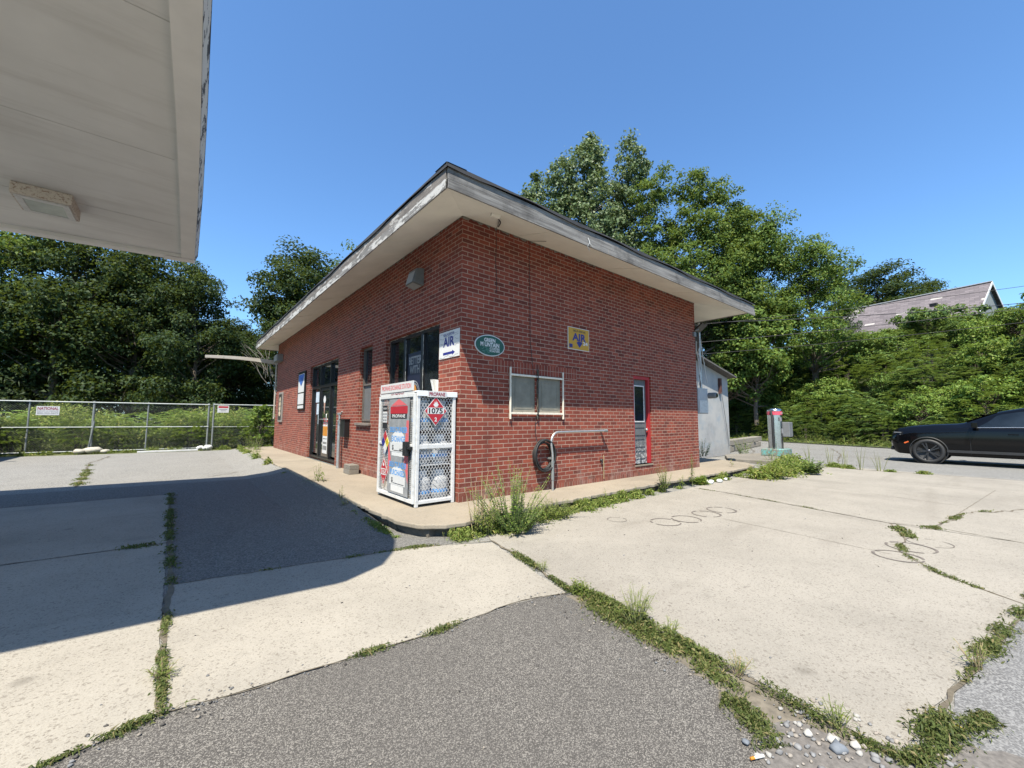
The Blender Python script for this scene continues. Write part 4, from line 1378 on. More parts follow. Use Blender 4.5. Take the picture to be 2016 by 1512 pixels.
tank = thing('propane_tank', (-.2, .25, .06), 'white propane cylinder with a blue label band inside the white mesh cage', 'gas cylinder', 'propane cylinders in the cage')
MB().lathe((-.2, .25, .06), [(.11, .0), (.11, .03), (.15, .06), (.152, .10), (.152, .26), (.14, .31), (.09, .345), (.0, .36)], 18).build('body', paint('tank_grey', (.33, .335, .34), .5, .1, 8), tank)
MB().lathe((-.2, .25, .06), [(.1535, .10), (.1535, .15)], 18).build('label_band', M['sky_ink'], tank)
mb = MB()
mb.lathe((-.2, .25, .06), [(.10, .33), (.105, .42), (.10, .425), (.095, .34)], 14)
mb.lathe((-.2, .25, .06), [(.02, .35), (.02, .40), (.0, .41)], 8)
mb.build('collar', M['white_paint'], tank)
first = True
for zz in (.061, .571, 1.081):
    for x in (-.20, -.495):
        for y in (.27, .60, .93, 1.22):
            if (zz > 1 and y > 1.1) or (zz < .5 and x < -.4 and y > .8): continue
            c = tank if first else copy_tree(tank)
            first = False
            c.location = (x, y, zz)

# rolled white paper on the sill behind the cage
o = MB()
vs = []
for k in range(17):
    a = -.6+math.pi*1.35*k/16
    vs += [(.02-.05*math.cos(a), .76+.06*math.sin(a), 1.63), (.0-.09*math.cos(a), .76+.07*math.sin(a), 1.86+.02*math.sin(a))]
o.add(vs, [(2*k, 2*k+2, 2*k+3, 2*k+1) for k in range(16)], 0, True)
tag(o.build('paper_roll', M['white_plastic']), 'curled white sheet peeling at the edge of the large window above the cage', 'paper')

# ------------------------------------------------------------------ fuel canopy overhead
o = thing('fuel_canopy', (-6.4, 1.0, GZ), 'large pale painted fuel station canopy with peeling edges overhead at the left', 'canopy')
CP = [(-3.16, 4.80), (-3.20, 2.0), (-3.245, 0), (-3.295, -1.7), (-3.42, -2.25), (-3.60, -2.62), (-3.82, -2.90), (-4.2, -3.08), (-6.5, -2.85), (-9.6, -2.6), (-9.6, 5.5), (-5.65, 5.09)]
def inset(P, d):
    out = []
    n = len(P)
    for i in range(n):
        a, b, c = Vector(P[i-1]), Vector(P[i]), Vector(P[(i+1) % n])
        t1, t2 = (b-a).normalized(), (c-b).normalized()
        n1, n2 = Vector((t1.y, -t1.x)), Vector((t2.y, -t2.x))
        m = (n1+n2).normalized()
        q = b+m*d/max(.5, m.dot(n1))
        out.append((q.x, q.y))
    return out
CI = inset(CP, .20)
CO = CP
mb = MB()
n = len(CP)
mb.add([(x, y, 4.33) for x, y in CI], [tuple(range(n))])
mb.build('soffit', M['canopy_soffit'], o)
mb = MB()
for i in range(n):
    j = (i+1) % n
    a, b, c, d = CI[i], CI[j], CO[j], CO[i]
    mb.add([(a[0], a[1], 4.27), (b[0], b[1], 4.27), (c[0], c[1], 4.27), (d[0], d[1], 4.27), (a[0], a[1], 4.335), (b[0], b[1], 4.335)], [(0, 3, 2, 1), (0, 1, 5, 4)])
mb.build('trim', M['canopy_trim'], o)
mb = MB()
CF = inset(CP, -.002)
CT = inset(CP, -.046)
for i in range(n):
    j = (i+1) % n
    a, b, c, d = CF[i], CF[j], CT[j], CT[i]
    mb.quad((a[0], a[1], 4.275), (d[0], d[1], 4.42), (c[0], c[1], 4.42), (b[0], b[1], 4.275))
mb.build('fascia', M['canopy_fascia'], o)
mb = MB()
CG = inset(CP, -.049)
mb.prism(CG, 4.422, 4.445)
mb.build('roof', M['membrane'], o)
# corner cover plate and joint strips
mb = MB()
mb.add([(-3.15, 4.83, 4.262), (-3.62, 4.90, 4.262), (-3.60, 4.66, 4.262), (-3.16, 4.60, 4.262)], [(0, 1, 2, 3)])
mb.build('corner_plate', M['canopy_trim'], o)
mb = MB()
for y in (3.2, 1.0, -1.2):
    mb.box(-9.3, -3.46, y, y+.006, 4.326, 4.3285)
mb.build('panel_joint', paint('joint_grey', (.47, .46, .44), .8, .1, 4), o)
mb = MB()
for y in (-1.0, 3.9):
    mb.box(-7.05, -6.85, y-.1, y+.1, GZ, 4.33)
bevel(mb.build('column', M['canopy_trim'], o), .01, 2)
o = thing('canopy_light', (-4.85, 3.2, 4.17), 'square rusty canopy light with a frosted glass lens under the canopy', 'light')
mb = MB()
rs = MT('rusty_white', .7)
rs.col(rs.mix((.52, .47, .41), (.17, .085, .05), rs.ramp(rs.noise(30, 6, .78), [(.51, 0.0), (.62, .85)])))
lx0, lx1, ly0, ly1 = -5.13, -4.56, 2.93, 3.56
mb.box(lx0, lx1, ly0, ly1, 4.17, 4.328)
bevel(mb.build('housing', rs.m, o), .012, 2)
lf = MB()
for a, b, c, d in ((lx0+.03, lx1-.03, ly0+.03, ly0+.10), (lx0+.03, lx1-.03, ly1-.10, ly1-.03), (lx0+.03, lx0+.10, ly0+.10, ly1-.10), (lx1-.10, lx1-.03, ly0+.10, ly1-.10)):
    lf.box(a, b, c, d, 4.155, 4.169)
bevel(lf.build('lens_frame', M['white_paint'], o), .003, 1)
MB().box(lx0+.10, lx1-.10, ly0+.10, ly1-.10, 4.162, 4.169).build('lens', paint('canopy_lens', (.34, .38, .35), .25, .12, 6), o)

# ------------------------------------------------------------------ chain-link fence
o = thing('chain_link_fence', (-4, 17.2, GZ), 'galvanised chain link fence and gates across the back of the yard', 'fence')
FA, FB = Vector((-12.5, 18.3)), Vector((2.6, 16.75))
def fp(t, z, dy=0): 
    p = FA.lerp(FB, t)
    return (p.x, p.y+dy, z)
def ft(x): return (x-FA.x)/(FB.x-FA.x)
mb = MB()
LZ, HZ = GZ+.06, 1.83
Lf = (FB-FA).length
ph = .075
nw = int(Lf/ph)
hspan = HZ-LZ
r = random.Random(1)
for k in range(-int(hspan/ph), nw):
    for sgn in (1, -1):
        a0, a1 = k*ph, k*ph+hspan
        z0_, z1_ = (LZ, HZ) if sgn == 1 else (HZ, LZ)
        if a1 < 0 or a0 > Lf: continue
        ta, tb = max(0, a0), min(Lf, a1)
        za = z0_+(z1_-z0_)*(ta-a0)/hspan
        zb2 = z0_+(z1_-z0_)*(tb-a0)/hspan
        mb.tube([fp(ta/Lf, za), fp(tb/Lf, zb2)], .0018, 3, cap=False)
mb.build('wire_mesh', M['galv_dull'], o)
mb = MB()
mb.tube([fp(0, HZ, -.02), fp(ft(-2.12), HZ-.015, -.02)], .024, 8)
mb.tube([fp(ft(-1.98), HZ, -.02), fp(1, HZ+.0, -.02)], .024, 8)
mb.tube([fp(0, .86, -.02), fp(ft(-2.12), .85, -.02)], .019, 8)
mb.tube([fp(ft(-1.98), .84, -.02), fp(1, .84, -.02)], .012, 8)
mb.tube([fp(0, GZ+.08, -.02), fp(ft(-2.12), GZ+.08, -.02)], .019, 8)
mb.build('rail', paint('rail_steel', (.30, .32, .31), .55, .15, 14, .2), o)
for x, rr in ((-11, .025), (-9.4, .025), (-7.45, .026), (-5.75, .038), (-4.15, .027), (-2.14, .036), (-1.96, .036), (.9, .02), (2.4, .03)):
    MB().tube([fp(ft(x), GZ, .015), fp(ft(x), 1.88, .015)], rr, 10).build('post', M['galv_dull'], o)
mb = MB()
mb.tube([(-5.83, 17.62, GZ), (-5.70, 17.55, 1.1)], .028, 8)
mb.build('brace', M['galv_dull'], o)

sg = thing('fence_sign', (-6.97, 17.6, 1.3), 'white NATIONAL fence hire sign wired to the chain link fence', 'sign')
nf = fp(ft(-6.97), 0)[1]-.05
bevel(MB().box(-7.26, -6.67, nf-.008, nf, 1.31, 1.645).build('panel', M['white_sign'], sg), .003, 1)
text('NATIONAL', 'R', (-6.965, nf-.0095, 1.56), .53, .115, M['maroon_ink'], sg, .03)
text('RENT-A-FENCE', 'R', (-6.965, nf-.0095, 1.46), .53, .045, M['grey_ink'], sg, .01)
text('800-352-5675', 'R', (-6.965, nf-.0095, 1.385), .53, .06, M['grey_ink'], sg, .02)
sg = thing('fence_sign', (-1.63, 17.1, 1.48), 'small white notice with a red header band on the right fence panel', 'sign')
nf = fp(ft(-1.63), 0)[1]-.05
bevel(MB().box(-1.84, -1.42, nf-.008, nf, 1.47, 1.79).build('panel', M['white_sign'], sg), .003, 1)
MB().box(-1.81, -1.45, nf-.011, nf-.009, 1.68, 1.76).build('red_band', M['red_ink'], sg)
MB().box(-1.78, -1.48, nf-.0105, nf-.009, 1.60, 1.63).box(-1.72, -1.54, nf-.0105, nf-.009, 1.54, 1.565).build('text_print', M['grey_ink'], sg)

# litter at the foot of the fence
def rock(mb, c, s, seed, flat=.6, mi=0):
    r = random.Random(seed)
    n, m_ = 8, 5
    vs = [(c[0], c[1], c[2]+s*flat)]
    ph_ = [r.uniform(.7, 1.25) for _ in range(n)]
    for j in range(1, m_):
        th = math.pi*j/m_
        for k in range(n):
            a = 2*math.pi*k/n
            q = s*ph_[k]*r.uniform(.88, 1.1)
            vs.append((c[0]+q*math.sin(th)*math.cos(a), c[1]+q*math.sin(th)*math.sin(a)*.85, c[2]+q*flat*math.cos(th)))
    vs.append((c[0], c[1], c[2]-s*flat))
    fs = [(0, 1+k, 1+(k+1) % n) for k in range(n)]
    for j in range(m_-2):
        for k in range(n):
            a, b = 1+j*n+k, 1+j*n+(k+1) % n
            fs.append((a, a+n, b+n, b))
    l = len(vs)-1
    fs += [(l, 1+(m_-2)*n+(k+1) % n, 1+(m_-2)*n+k) for k in range(n)]
    mb.add(vs, fs, mi, True)


pale_stone = paint('pale_stone', (.33, .31, .26), .85, .2, 10)
for k, (x, y, s, lb) in enumerate([(-5.62, 17.35, .26, 'large flat pale stone at the foot of the fence, on top of its small pile'), (-6.0, 17.3, .20, 'small pale stone left of the stone pile by the fence post'), (-5.3, 17.3, .16, 'smallest pale stone right of the stone pile by the fence post')]):
    mb = MB()
    rock(mb, (x, y, GZ+s*.45), s, 40+k, .5)
    tag(mb.build('stone', pale_stone), lb, 'stone', 'stones by the fence')
tag(bevel(MB().obox((-3.4, 16.75, GZ+.03), (1, .02, 0), (0, 1, 0), (0, 0, 1), .95, .09, .03).build('white_board', M['white_paint']), .004, 1), 'long white board lying on the asphalt along the fence foot', 'board')
mb = MB()
r = random.Random(15)
for k in range(9): rock(mb, (-2.35+r.uniform(-.35, .3), 16.9+r.uniform(-.12, .12), GZ+.06+r.uniform(0, .08)), r.uniform(.07, .15), 60+k, .8)
tag(mb.build('litter_bag', M['white_plastic']), 'crumpled white plastic bags heaped at the fence gate posts', 'litter')
mb = MB()
for k, (x, y) in enumerate(((5.9, -.98), (6.1, -1.05), (5.75, -1.0), (6.5, -1.02))): rock(mb, (x, y, GZ+.03), .06+.015*(k % 3), 80+k, .6)
tag(mb.build('litter_bag', M['white_plastic']), 'torn white plastic scraps against the kerb below the brick corner', 'litter')

# gravel patch in the foreground
mb = MB()
mb.add([(x, y, GZ-.002) for x, y in rough_poly([(-1.34, -4.45), (-1.12, -4.36), (-.97, -4.50), (-.92, -4.85), (-.6, -5.0), (-.3, -5.6), (-2.0, -5.8), (-1.7, -5.0)], .08, .02, 3)], [])
g = sheet('gravel_bed', [(-1.36, -4.47), (-1.13, -4.40), (-1.0, -4.50), (-.95, -4.88), (-.6, -4.98), (-.3, -5.6), (-2.0, -5.9), (-1.7, -5.0)], GZ-.001, paint('grit', (.115, .105, .095), .95, .35, 40), .06, .02, 3)
mb = MB()
r = random.Random(77)
for k in range(420):
    x, y = r.uniform(-1.65, -.75), r.uniform(-5.3, -4.42)
    if y > -4.42-(x+1.36)*.1 and x < -1.1: continue
    if x < -1.36-(y+4.47)*-.45: continue
    rock(mb, (x, y, GZ+.004), r.choice([.006, .008, .010, .012, .016]), 100+k, .6, r.choice([0, 0, 0, 1, 1, 2]))
tag(mb.build('gravel', [paint('gravel_grey', (.15, .15, .15), .9, .3, 30), paint('gravel_tan', (.22, .195, .165), .9, .3, 30), paint('gravel_pale', (.26, .25, .23), .85, .2, 30)]), 'loose grey gravel in the broken corner of the concrete', 'gravel', kind='stuff')
mb = MB()
r = random.Random(88)
edge = [Vector(p) for p in MEDGE[:9]]
for k in range(520):
    q = r.random()
    if q < .45:
        i = r.randrange(len(edge)-1)
        p = edge[i].lerp(edge[i+1], r.random())
        x, y = p.x+r.gauss(0, .05), p.y+r.gauss(0, .05)
    elif q < .75:
        x, y = -.8-r.random()*.25+r.gauss(0, .06), -2.9-r.random()*1.6
    else:
        x, y = r.uniform(-3.6, 5), r.uniform(-4.4, -1.2)
    rock(mb, (x, y, GZ+.002), r.choice([.003, .004, .005, .006, .009]), 900+k, .6, r.choice([0, 0, 1, 2]))
tag(mb.build('loose_grit', [paint('grit_grey', (.13, .13, .13), .9, .3, 30), paint('grit_tan', (.20, .175, .145), .9, .3, 30), paint('grit_dark', (.05, .045, .04), .9, .3, 30)]), 'loose grit scattered over the slabs and along the asphalt edge', 'grit', kind='stuff')
for k, (x, y, s, lb, c) in enumerate([(-1.055, -4.55, .024, 'white quartz stone in the gravel nearest the weeds', 2), (-1.02, -4.63, .029, 'largest white stone in the middle of the gravel patch', 2), (-.985, -4.70, .024, 'white stone lowest in the row of three in the gravel', 2), (-1.05, -4.66, .036, 'dark slate stone beside the white stones in the gravel', 0), (-1.32, -4.40, .018, 'blue grey stone lying on the edge of the dark asphalt', 0)]):
    mb = MB()
    rock(mb, (x, y, GZ+.008), s, 300+k, .5)
    tag(mb.build('stone', [paint('slate', (.13, .145, .165), .8, .2, 12), None, paint('quartz', (.34, .325, .295), .8, .12, 20)][c]), lb, 'stone', 'loose stones in the gravel')
o = thing('cigarette_end', (-1.39, -4.44, GZ), 'white cigarette end with an orange tip lying by the gravel', 'litter')
MB().tube([(-1.385, -4.455, GZ+.009), (-1.345, -4.475, GZ+.009)], .0055, 8).build('paper', M['white_plastic'], o)
MB().tube([(-1.402, -4.447, GZ+.009), (-1.3852, -4.4549, GZ+.009)], .0056, 8).build('filter', M['orange_ink'], o)
tag(MB().add([(-.55, -4.97, GZ+.006), (-.50, -4.985, GZ+.012), (-.47, -4.965, GZ+.008), (-.51, -4.945, GZ+.006)], [(0, 1, 2, 3)]).build('dry_leaf', M['yellow_ink']), 'single yellow leaf on the grey asphalt at lower right', 'leaf')


# ------------------------------------------------------------------ vegetation
def rand_unit(n, rg):
    v = rg.normal(size=(n, 3))
    return v/np.linalg.norm(v, axis=1, keepdims=True)


def leaf_quads(P, Nrm, L, Wd, rg, droop=0.0):
    """rhombic leaves at P facing Nrm"""
    n = len(P)
    a = rand_unit(n, rg)
    t = np.cross(Nrm, a)
    t /= np.linalg.norm(t, axis=1, keepdims=True)+1e-9
    b = np.cross(Nrm, t)
    L = np.asarray(L).reshape(-1, 1)
    Wd = np.asarray(Wd).reshape(-1, 1)
    fold = Nrm*L*.12
    V = np.stack([P-t*L*.5, P+b*Wd*.5+fold, P+t*L*.5, P-b*Wd*.5+fold], 1)
    V[:, 2, 2] -= droop*L[:, 0]
    return V


def make_tree(seed, H, lobes, leaf, nclump, per, rc, mat, bark, trunk_r=.2, up=.6, bare=.0, trunk_to=.75, asp=.6):
    """lobes: list of (x,y,z,rx,ry,rz) in metres; returns (trunk mesh, crown mesh)"""
    rg = np.random.default_rng(seed)
    vol = np.array([l[3]*l[4]*l[5] for l in lobes])**.7
    pick = rg.choice(len(lobes), nclump, p=vol/vol.sum())
    Lb = np.array(lobes)
    d = rand_unit(nclump, rg)
    rad = rg.random(nclump)**.28
    C = Lb[pick, :3]+d*Lb[pick, 3:]*rad[:, None]
    out = d
    Ps, Ns, Ls = [], [], []
    for i in range(nclump):
        k = int(per*rg.uniform(.6, 1.35))
        e = rand_unit(k, rg)*(rg.random((k, 1))**.45)
        e[:, 2] *= .62
        r_ = rc*rg.uniform(.65, 1.3)
        p = C[i]+e*r_
        nr = e*.55+out[i]*.35+np.array([0, 0, up])+rg.normal(size=(k, 3))*.55
        Ps.append(p)
        Ns.append(nr)
    P = np.concatenate(Ps)
    Nn = np.concatenate(Ns)
    Nn /= np.linalg.norm(Nn, axis=1, keepdims=True)
    L = leaf*rg.uniform(.65, 1.35, len(P))
    crown = fast_mesh('crown', leaf_quads(P, Nn, L, L*asp, rg, .15), 4)
    # trunk and limbs
    mb = MB()
    r = random.Random(seed)
    top = Vector((0, 0, H*trunk_to))
    spine = [Vector((0, 0, -.3))]
    ns = 7
    for k in range(1, ns+1):
        spine.append(Vector((r.uniform(-.12, .12)*k*.4, r.uniform(-.12, .12)*k*.4, H*trunk_to*k/ns)))
    mb.tube(spine, [trunk_r*(1-.82*k/ns) for k in range(ns+1)], 8)
    order = list(range(nclump))
    r.shuffle(order)
    for i in order[:min(nclump, 70)]:
        c = Vector(C[i])
        hz = max(.12*H, min(c.z-abs(c.x)*.55-abs(c.y)*.3-.4, H*trunk_to*.97))
        q = hz/(H*trunk_to)*ns
        a = spine[min(ns-1, int(q))].lerp(spine[min(ns, int(q)+1)], q-int(q))
        mid = a.lerp(c, .5)+Vector((r.uniform(-.3, .3), r.uniform(-.3, .3), -.05*(c-a).length))
        rr = max(.02, trunk_r*(1-.8*q/ns)*.42)
        mb.tube([a, mid, c], [rr, rr*.6, rr*.18], 5, cap=False)
    me = bpy.data.meshes.new('trunk')
    me.from_pydata([tuple(v) for v in mb.v], [], mb.f)
    me.polygons.foreach_set('use_smooth', [True]*len(mb.f))
    me.materials.append(bark)
    crown.materials.append(mat)
    return me, crown


M['leaf_maple'] = leaf_mat('leaf_maple', [(0, (0.048, 0.094, 0.021)), (.5, (0.092, 0.157, 0.034)), (.85, (0.143, 0.216, 0.045)), (1, (0.216, 0.248, 0.062))], .34, .45)
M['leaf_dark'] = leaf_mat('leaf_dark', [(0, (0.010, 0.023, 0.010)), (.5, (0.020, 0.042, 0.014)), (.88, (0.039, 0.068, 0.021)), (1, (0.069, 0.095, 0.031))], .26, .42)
M['leaf_poplar'] = leaf_mat('leaf_poplar', [(0, (0.066, 0.110, 0.048)), (.5, (0.116, 0.171, 0.076)), (.85, (0.187, 0.237, 0.127)), (1, (0.297, 0.330, 0.228))], .25, .35)
M['leaf_sumac'] = leaf_mat('leaf_sumac', [(0, (0.049, 0.097, 0.030)), (.5, (0.091, 0.164, 0.048)), (.9, (0.165, 0.244, 0.068)), (1, (0.280, 0.324, 0.098))], .32, .42)
M['leaf_bright'] = leaf_mat('leaf_bright', [(0, (0.084, 0.147, 0.029)), (.5, (0.140, 0.230, 0.042)), (.9, (0.222, 0.303, 0.066)), (1, (0.333, 0.369, 0.112))], .36, .45)
M['leaf_weed'] = leaf_mat('leaf_weed', [(0, (0.090, 0.132, 0.026)), (.5, (0.150, 0.204, 0.043)), (.85, (0.228, 0.270, 0.066)), (1, (0.384, 0.336, 0.120))], .3, .5)
M['leaf_crack'] = leaf_mat('leaf_crack', [(0, (0.051, 0.072, 0.018)), (.45, (0.085, 0.111, 0.030)), (.8, (0.128, 0.140, 0.045)), (1, (0.238, 0.187, 0.090))], .25, .6)
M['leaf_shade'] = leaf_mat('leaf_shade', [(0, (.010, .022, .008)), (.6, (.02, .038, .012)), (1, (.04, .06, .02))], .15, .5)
M['leaf_conifer'] = leaf_mat('leaf_conifer', [(0, (.02, .045, .025)), (.6, (.04, .075, .04)), (1, (.07, .11, .06))], .2, .5)


def plant_tree(name, meshes, loc, label, cat='tree', group=None, rz=0.0, sc=1.0, parts=('trunk', 'crown')):
    t = bpy.data.objects.new(name, None)
    COL.objects.link(t)
    t.location = loc
    t.rotation_euler = (0, 0, rz)
    t.scale = (sc, sc, sc) if isinstance(sc, (int, float)) else sc
    t.empty_display_size = .2
    tag(t, label, cat, group)
    for nm, me in zip(parts, meshes):
        c = bpy.data.objects.new(nm, me)
        COL.objects.link(c)
        c.parent = t
    return t


def lobes_round(seed, H, R, base=.25, n=9, squash=.8):
    r = random.Random(seed)
    out = [(0, 0, H*(base+1)/2, R*.62, R*.62, H*(1-base)*.40)]
    for k in range(n):
        a = 2*math.pi*k/n+r.uniform(-.4, .4)
        z = H*(base+.10+(1-base-.2)*r.random())
        q = R*r.uniform(.5, .78)*(1.05-.55*((z/H-base)/(1-base))**2)
        s = R*r.uniform(.26, .42)
        out.append((q*math.cos(a), q*math.sin(a), z, s, s, s*squash))
    for k in range(3):
        out.append((r.uniform(-.3, .3)*R, r.uniform(-.3, .3)*R, H-R*r.uniform(.12, .4), R*.28, R*.28, R*.30))
    return out


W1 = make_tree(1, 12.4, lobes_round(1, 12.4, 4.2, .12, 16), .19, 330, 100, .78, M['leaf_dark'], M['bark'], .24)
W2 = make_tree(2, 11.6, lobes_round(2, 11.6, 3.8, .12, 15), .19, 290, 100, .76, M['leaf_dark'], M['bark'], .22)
W3 = make_tree(3, 13.0, lobes_round(3, 13.0, 4.4, .12, 14), .19, 360, 95, .8, M['leaf_maple'], M['bark'], .26)

# woods behind the fence
plant_tree('broadleaf_tree', W3, (-12.6, 33.0, GZ), 'leafy tree with sunlit crown at the far left edge of the wood behind the fence', sc=1.03)
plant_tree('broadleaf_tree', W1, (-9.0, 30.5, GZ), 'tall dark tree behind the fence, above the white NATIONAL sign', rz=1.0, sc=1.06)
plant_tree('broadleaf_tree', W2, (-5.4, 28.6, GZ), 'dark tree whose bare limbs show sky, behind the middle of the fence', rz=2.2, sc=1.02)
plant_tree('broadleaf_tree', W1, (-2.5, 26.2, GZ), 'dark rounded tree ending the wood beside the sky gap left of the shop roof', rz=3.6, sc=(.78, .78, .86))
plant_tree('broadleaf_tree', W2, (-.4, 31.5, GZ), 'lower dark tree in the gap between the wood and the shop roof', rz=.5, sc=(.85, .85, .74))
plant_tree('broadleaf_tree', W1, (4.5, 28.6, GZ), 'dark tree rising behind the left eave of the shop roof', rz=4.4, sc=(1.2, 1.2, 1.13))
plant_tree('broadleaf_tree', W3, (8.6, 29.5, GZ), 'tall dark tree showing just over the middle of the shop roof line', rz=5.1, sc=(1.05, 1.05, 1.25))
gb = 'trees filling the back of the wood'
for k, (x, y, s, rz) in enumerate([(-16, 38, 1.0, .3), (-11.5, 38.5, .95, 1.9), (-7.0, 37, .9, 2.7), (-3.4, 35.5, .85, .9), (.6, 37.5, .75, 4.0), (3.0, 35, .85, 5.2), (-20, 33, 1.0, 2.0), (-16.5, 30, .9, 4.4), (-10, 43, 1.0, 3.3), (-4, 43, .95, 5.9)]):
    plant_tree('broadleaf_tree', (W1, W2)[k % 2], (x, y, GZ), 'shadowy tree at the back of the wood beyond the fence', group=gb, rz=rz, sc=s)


# sumac-like shrub: fronds of paired leaflets
def frond_set(seed, n, spread, H, leaf=.16, flen=.55, low=.25):
    rg = np.random.default_rng(seed)
    V = []
    for i in range(n):
        a = rg.uniform(0, 2*math.pi)
        rad = spread*math.sqrt(rg.random())
        z = H*(low+(1-low)*rg.random()**.55)*(1-.5*(rad/spread)**2)
        p0 = np.array([rad*math.cos(a), rad*math.sin(a), z])
        b = a+rg.normal()*.55
        L = flen*rg.uniform(.6, 1.25)
        el = rg.uniform(.05, .8)
        dirv = np.array([math.cos(b)*math.cos(el), math.sin(b)*math.cos(el), math.sin(el)])
        side = np.array([-math.sin(b), math.cos(b), 0])
        m = 7
        for k in range(m):
            t = (k+.6)/m
            c = p0+dirv*L*t+np.array([0, 0, -.55*L*t*t])
            ll = leaf*(1.05-.65*abs(t-.45))*rg.uniform(.85, 1.15)
            for s in (-1, 1):
                tip = c+side*s*ll+dirv*ll*.35+np.array([0, 0, -ll*.28])
                wv = dirv*ll*.20
                mid = (c+tip)/2+np.array([0, 0, ll*.05])
                V += [c, mid-wv, tip, mid+wv]
    return V


def make_shrub(seed, n, spread, H, mat, leaf=.16, flen=.55, low=.25, stems=9):
    me = fast_mesh('foliage', frond_set(seed, n, spread, H, leaf, flen, low), 4)
    me.materials.append(mat)
    mb = MB()
    r = random.Random(seed)
    for k in range(stems):
        a = r.uniform(0, 6.28)
        q = spread*.75*r.random()
        mb.tube([(q*.3*math.cos(a), q*.3*math.sin(a), -.2), (q*.6*math.cos(a), q*.6*math.sin(a), H*.5), (q*math.cos(a), q*math.sin(a), H*r.uniform(.45, .65))], [.03, .02, .008], 5, cap=False)
    sm = bpy.data.meshes.new('stems')
    sm.from_pydata([tuple(v) for v in mb.v], [], mb.f)
    sm.materials.append(M['bark'])
    return sm, me


SH = [make_shrub(50+k, 230, 1.35, 2.4+.3*k, M[('leaf_sumac', 'leaf_sumac', 'leaf_maple')[k]], (.20, .24, .17)[k], .66, .2, 5) for k in range(3)]
SHB = [make_shrub(60+k, 150, .95, 1.5+.25*k, M['leaf_bright'], .15, .5, .1) for k in range(2)]
BUSH = [make_tree(70+k, 2.6, [(0, 0, 1.2, 1.3, 1.3, 1.1), (.6, .3, 1.8, .8, .8, .7), (-.6, -.3, 1.6, .8, .8, .8)], .13, 90, 60, .36, (M['leaf_maple'], M['leaf_bright'])[k], M['bark'], .05) for k in range(2)]

# bank of shrubs behind the road
r = random.Random(31)
gs = 'sumac shrubs covering the bank'
gb2 = 'rounded bushes on the bank'
cnt = 0
for row, d in enumerate((1.9, 3.3, 4.8, 6.4, 8.1, 9.9, 11.8, 14)):
    y = -13.5+r.uniform(0, 1)
    while y < 19:
        x = road_edge(y)+d+r.uniform(-.5, .5)
        z = hill_z(x, y)-.1
        sc = r.uniform(.75, 1.12)*(.72 if row == 0 else 1.0)
        if r.random() < .60:
            o = plant_tree('sumac_shrub', SH[r.randrange(3)], (x, y, z), 'green sumac shrub with long feathery leaves on the bank across the road', 'shrub', gs, r.uniform(0, 6.28), sc, ('stems', 'foliage'))
        else:
            o = plant_tree('bank_bush', BUSH[r.randrange(2)], (x, y, z), 'small leaved rounded bush among the sumacs on the bank', 'bush', gb2, r.uniform(0, 6.28), sc*1.05, ('stems', 'foliage'))
        y += r.uniform(1.7, 2.5)
# tall growth at the right end of the bank
plant_tree('flat_topped_sumac', make_tree(81, 4.2, [(0, 0, 3.5, 2.4, 2.4, .6), (1.4, -1, 3.2, 1.2, 1.2, .5)], .22, 70, 60, .5, M['leaf_sumac'], M['bark'], .10), (37.6, -2.6, 4.9), 'flat topped sumac with dark open limbs in front of the house roof', sc=1.0)
W4 = make_tree(82, 7.5, lobes_round(82, 7.5, 2.9, .1, 11), .22, 190, 62, .62, M['leaf_maple'], M['bark'], .14)
plant_tree('broadleaf_tree', W4, (29.5, -8.3, 1.6), 'dark bushy tree at the right edge of the bank, above the black car', rz=1.2, sc=.95)
plant_tree('broadleaf_tree', W4, (30.5, -11.8, 2.0), 'dense tree on the bank mostly outside the right edge of the view', rz=3.3, sc=.95)

# trees behind the shop on the right
poplar_l = [(0, 0, 15, 3.2, 3.0, 6), (-.2, .3, 20.4, 1.9, 1.7, 3.4), (.3, 0, 22.6, .9, .9, 1.7), (3.3, -.2, 20.4, 1.25, 1.2, 3.6), (4.7, .2, 19.4, .85, .8, 2.6), (-2.3, -.2, 19.6, 1.2, 1.1, 2.9), (-3.7, .3, 19.2, 1.0, .9, 2.3), (-4.7, 0, 17.6, .8, .8, 2.0), (2.0, .3, 17.5, 1.6, 1.5, 3.0), (-1.9, 0, 16.5, 1.6, 1.5, 2.6), (4.0, 0, 15.5, 1.4, 1.3, 2.6), (-3.6, .2, 14, 1.6, 1.5, 3), (1, .2, 9, 3.0, 2.8, 4)]
rot = math.atan2(-.636, .772)                   # lobes spread across the view
PO = make_tree(90, 24, [(l[0]*math.cos(rot)-l[1]*math.sin(rot), l[0]*math.sin(rot)+l[1]*math.cos(rot))+l[2:] for l in poplar_l], .20, 1050, 62, .60, M['leaf_poplar'], M['bark_pale'], .34, .35, trunk_to=.85, asp=.8)
plant_tree('poplar_tree', PO, (21.9, 15.6, GZ), 'tall silvery poplar with upright limbs, highest tree behind the shop', sc=(1.05, 1.05, 1.035))
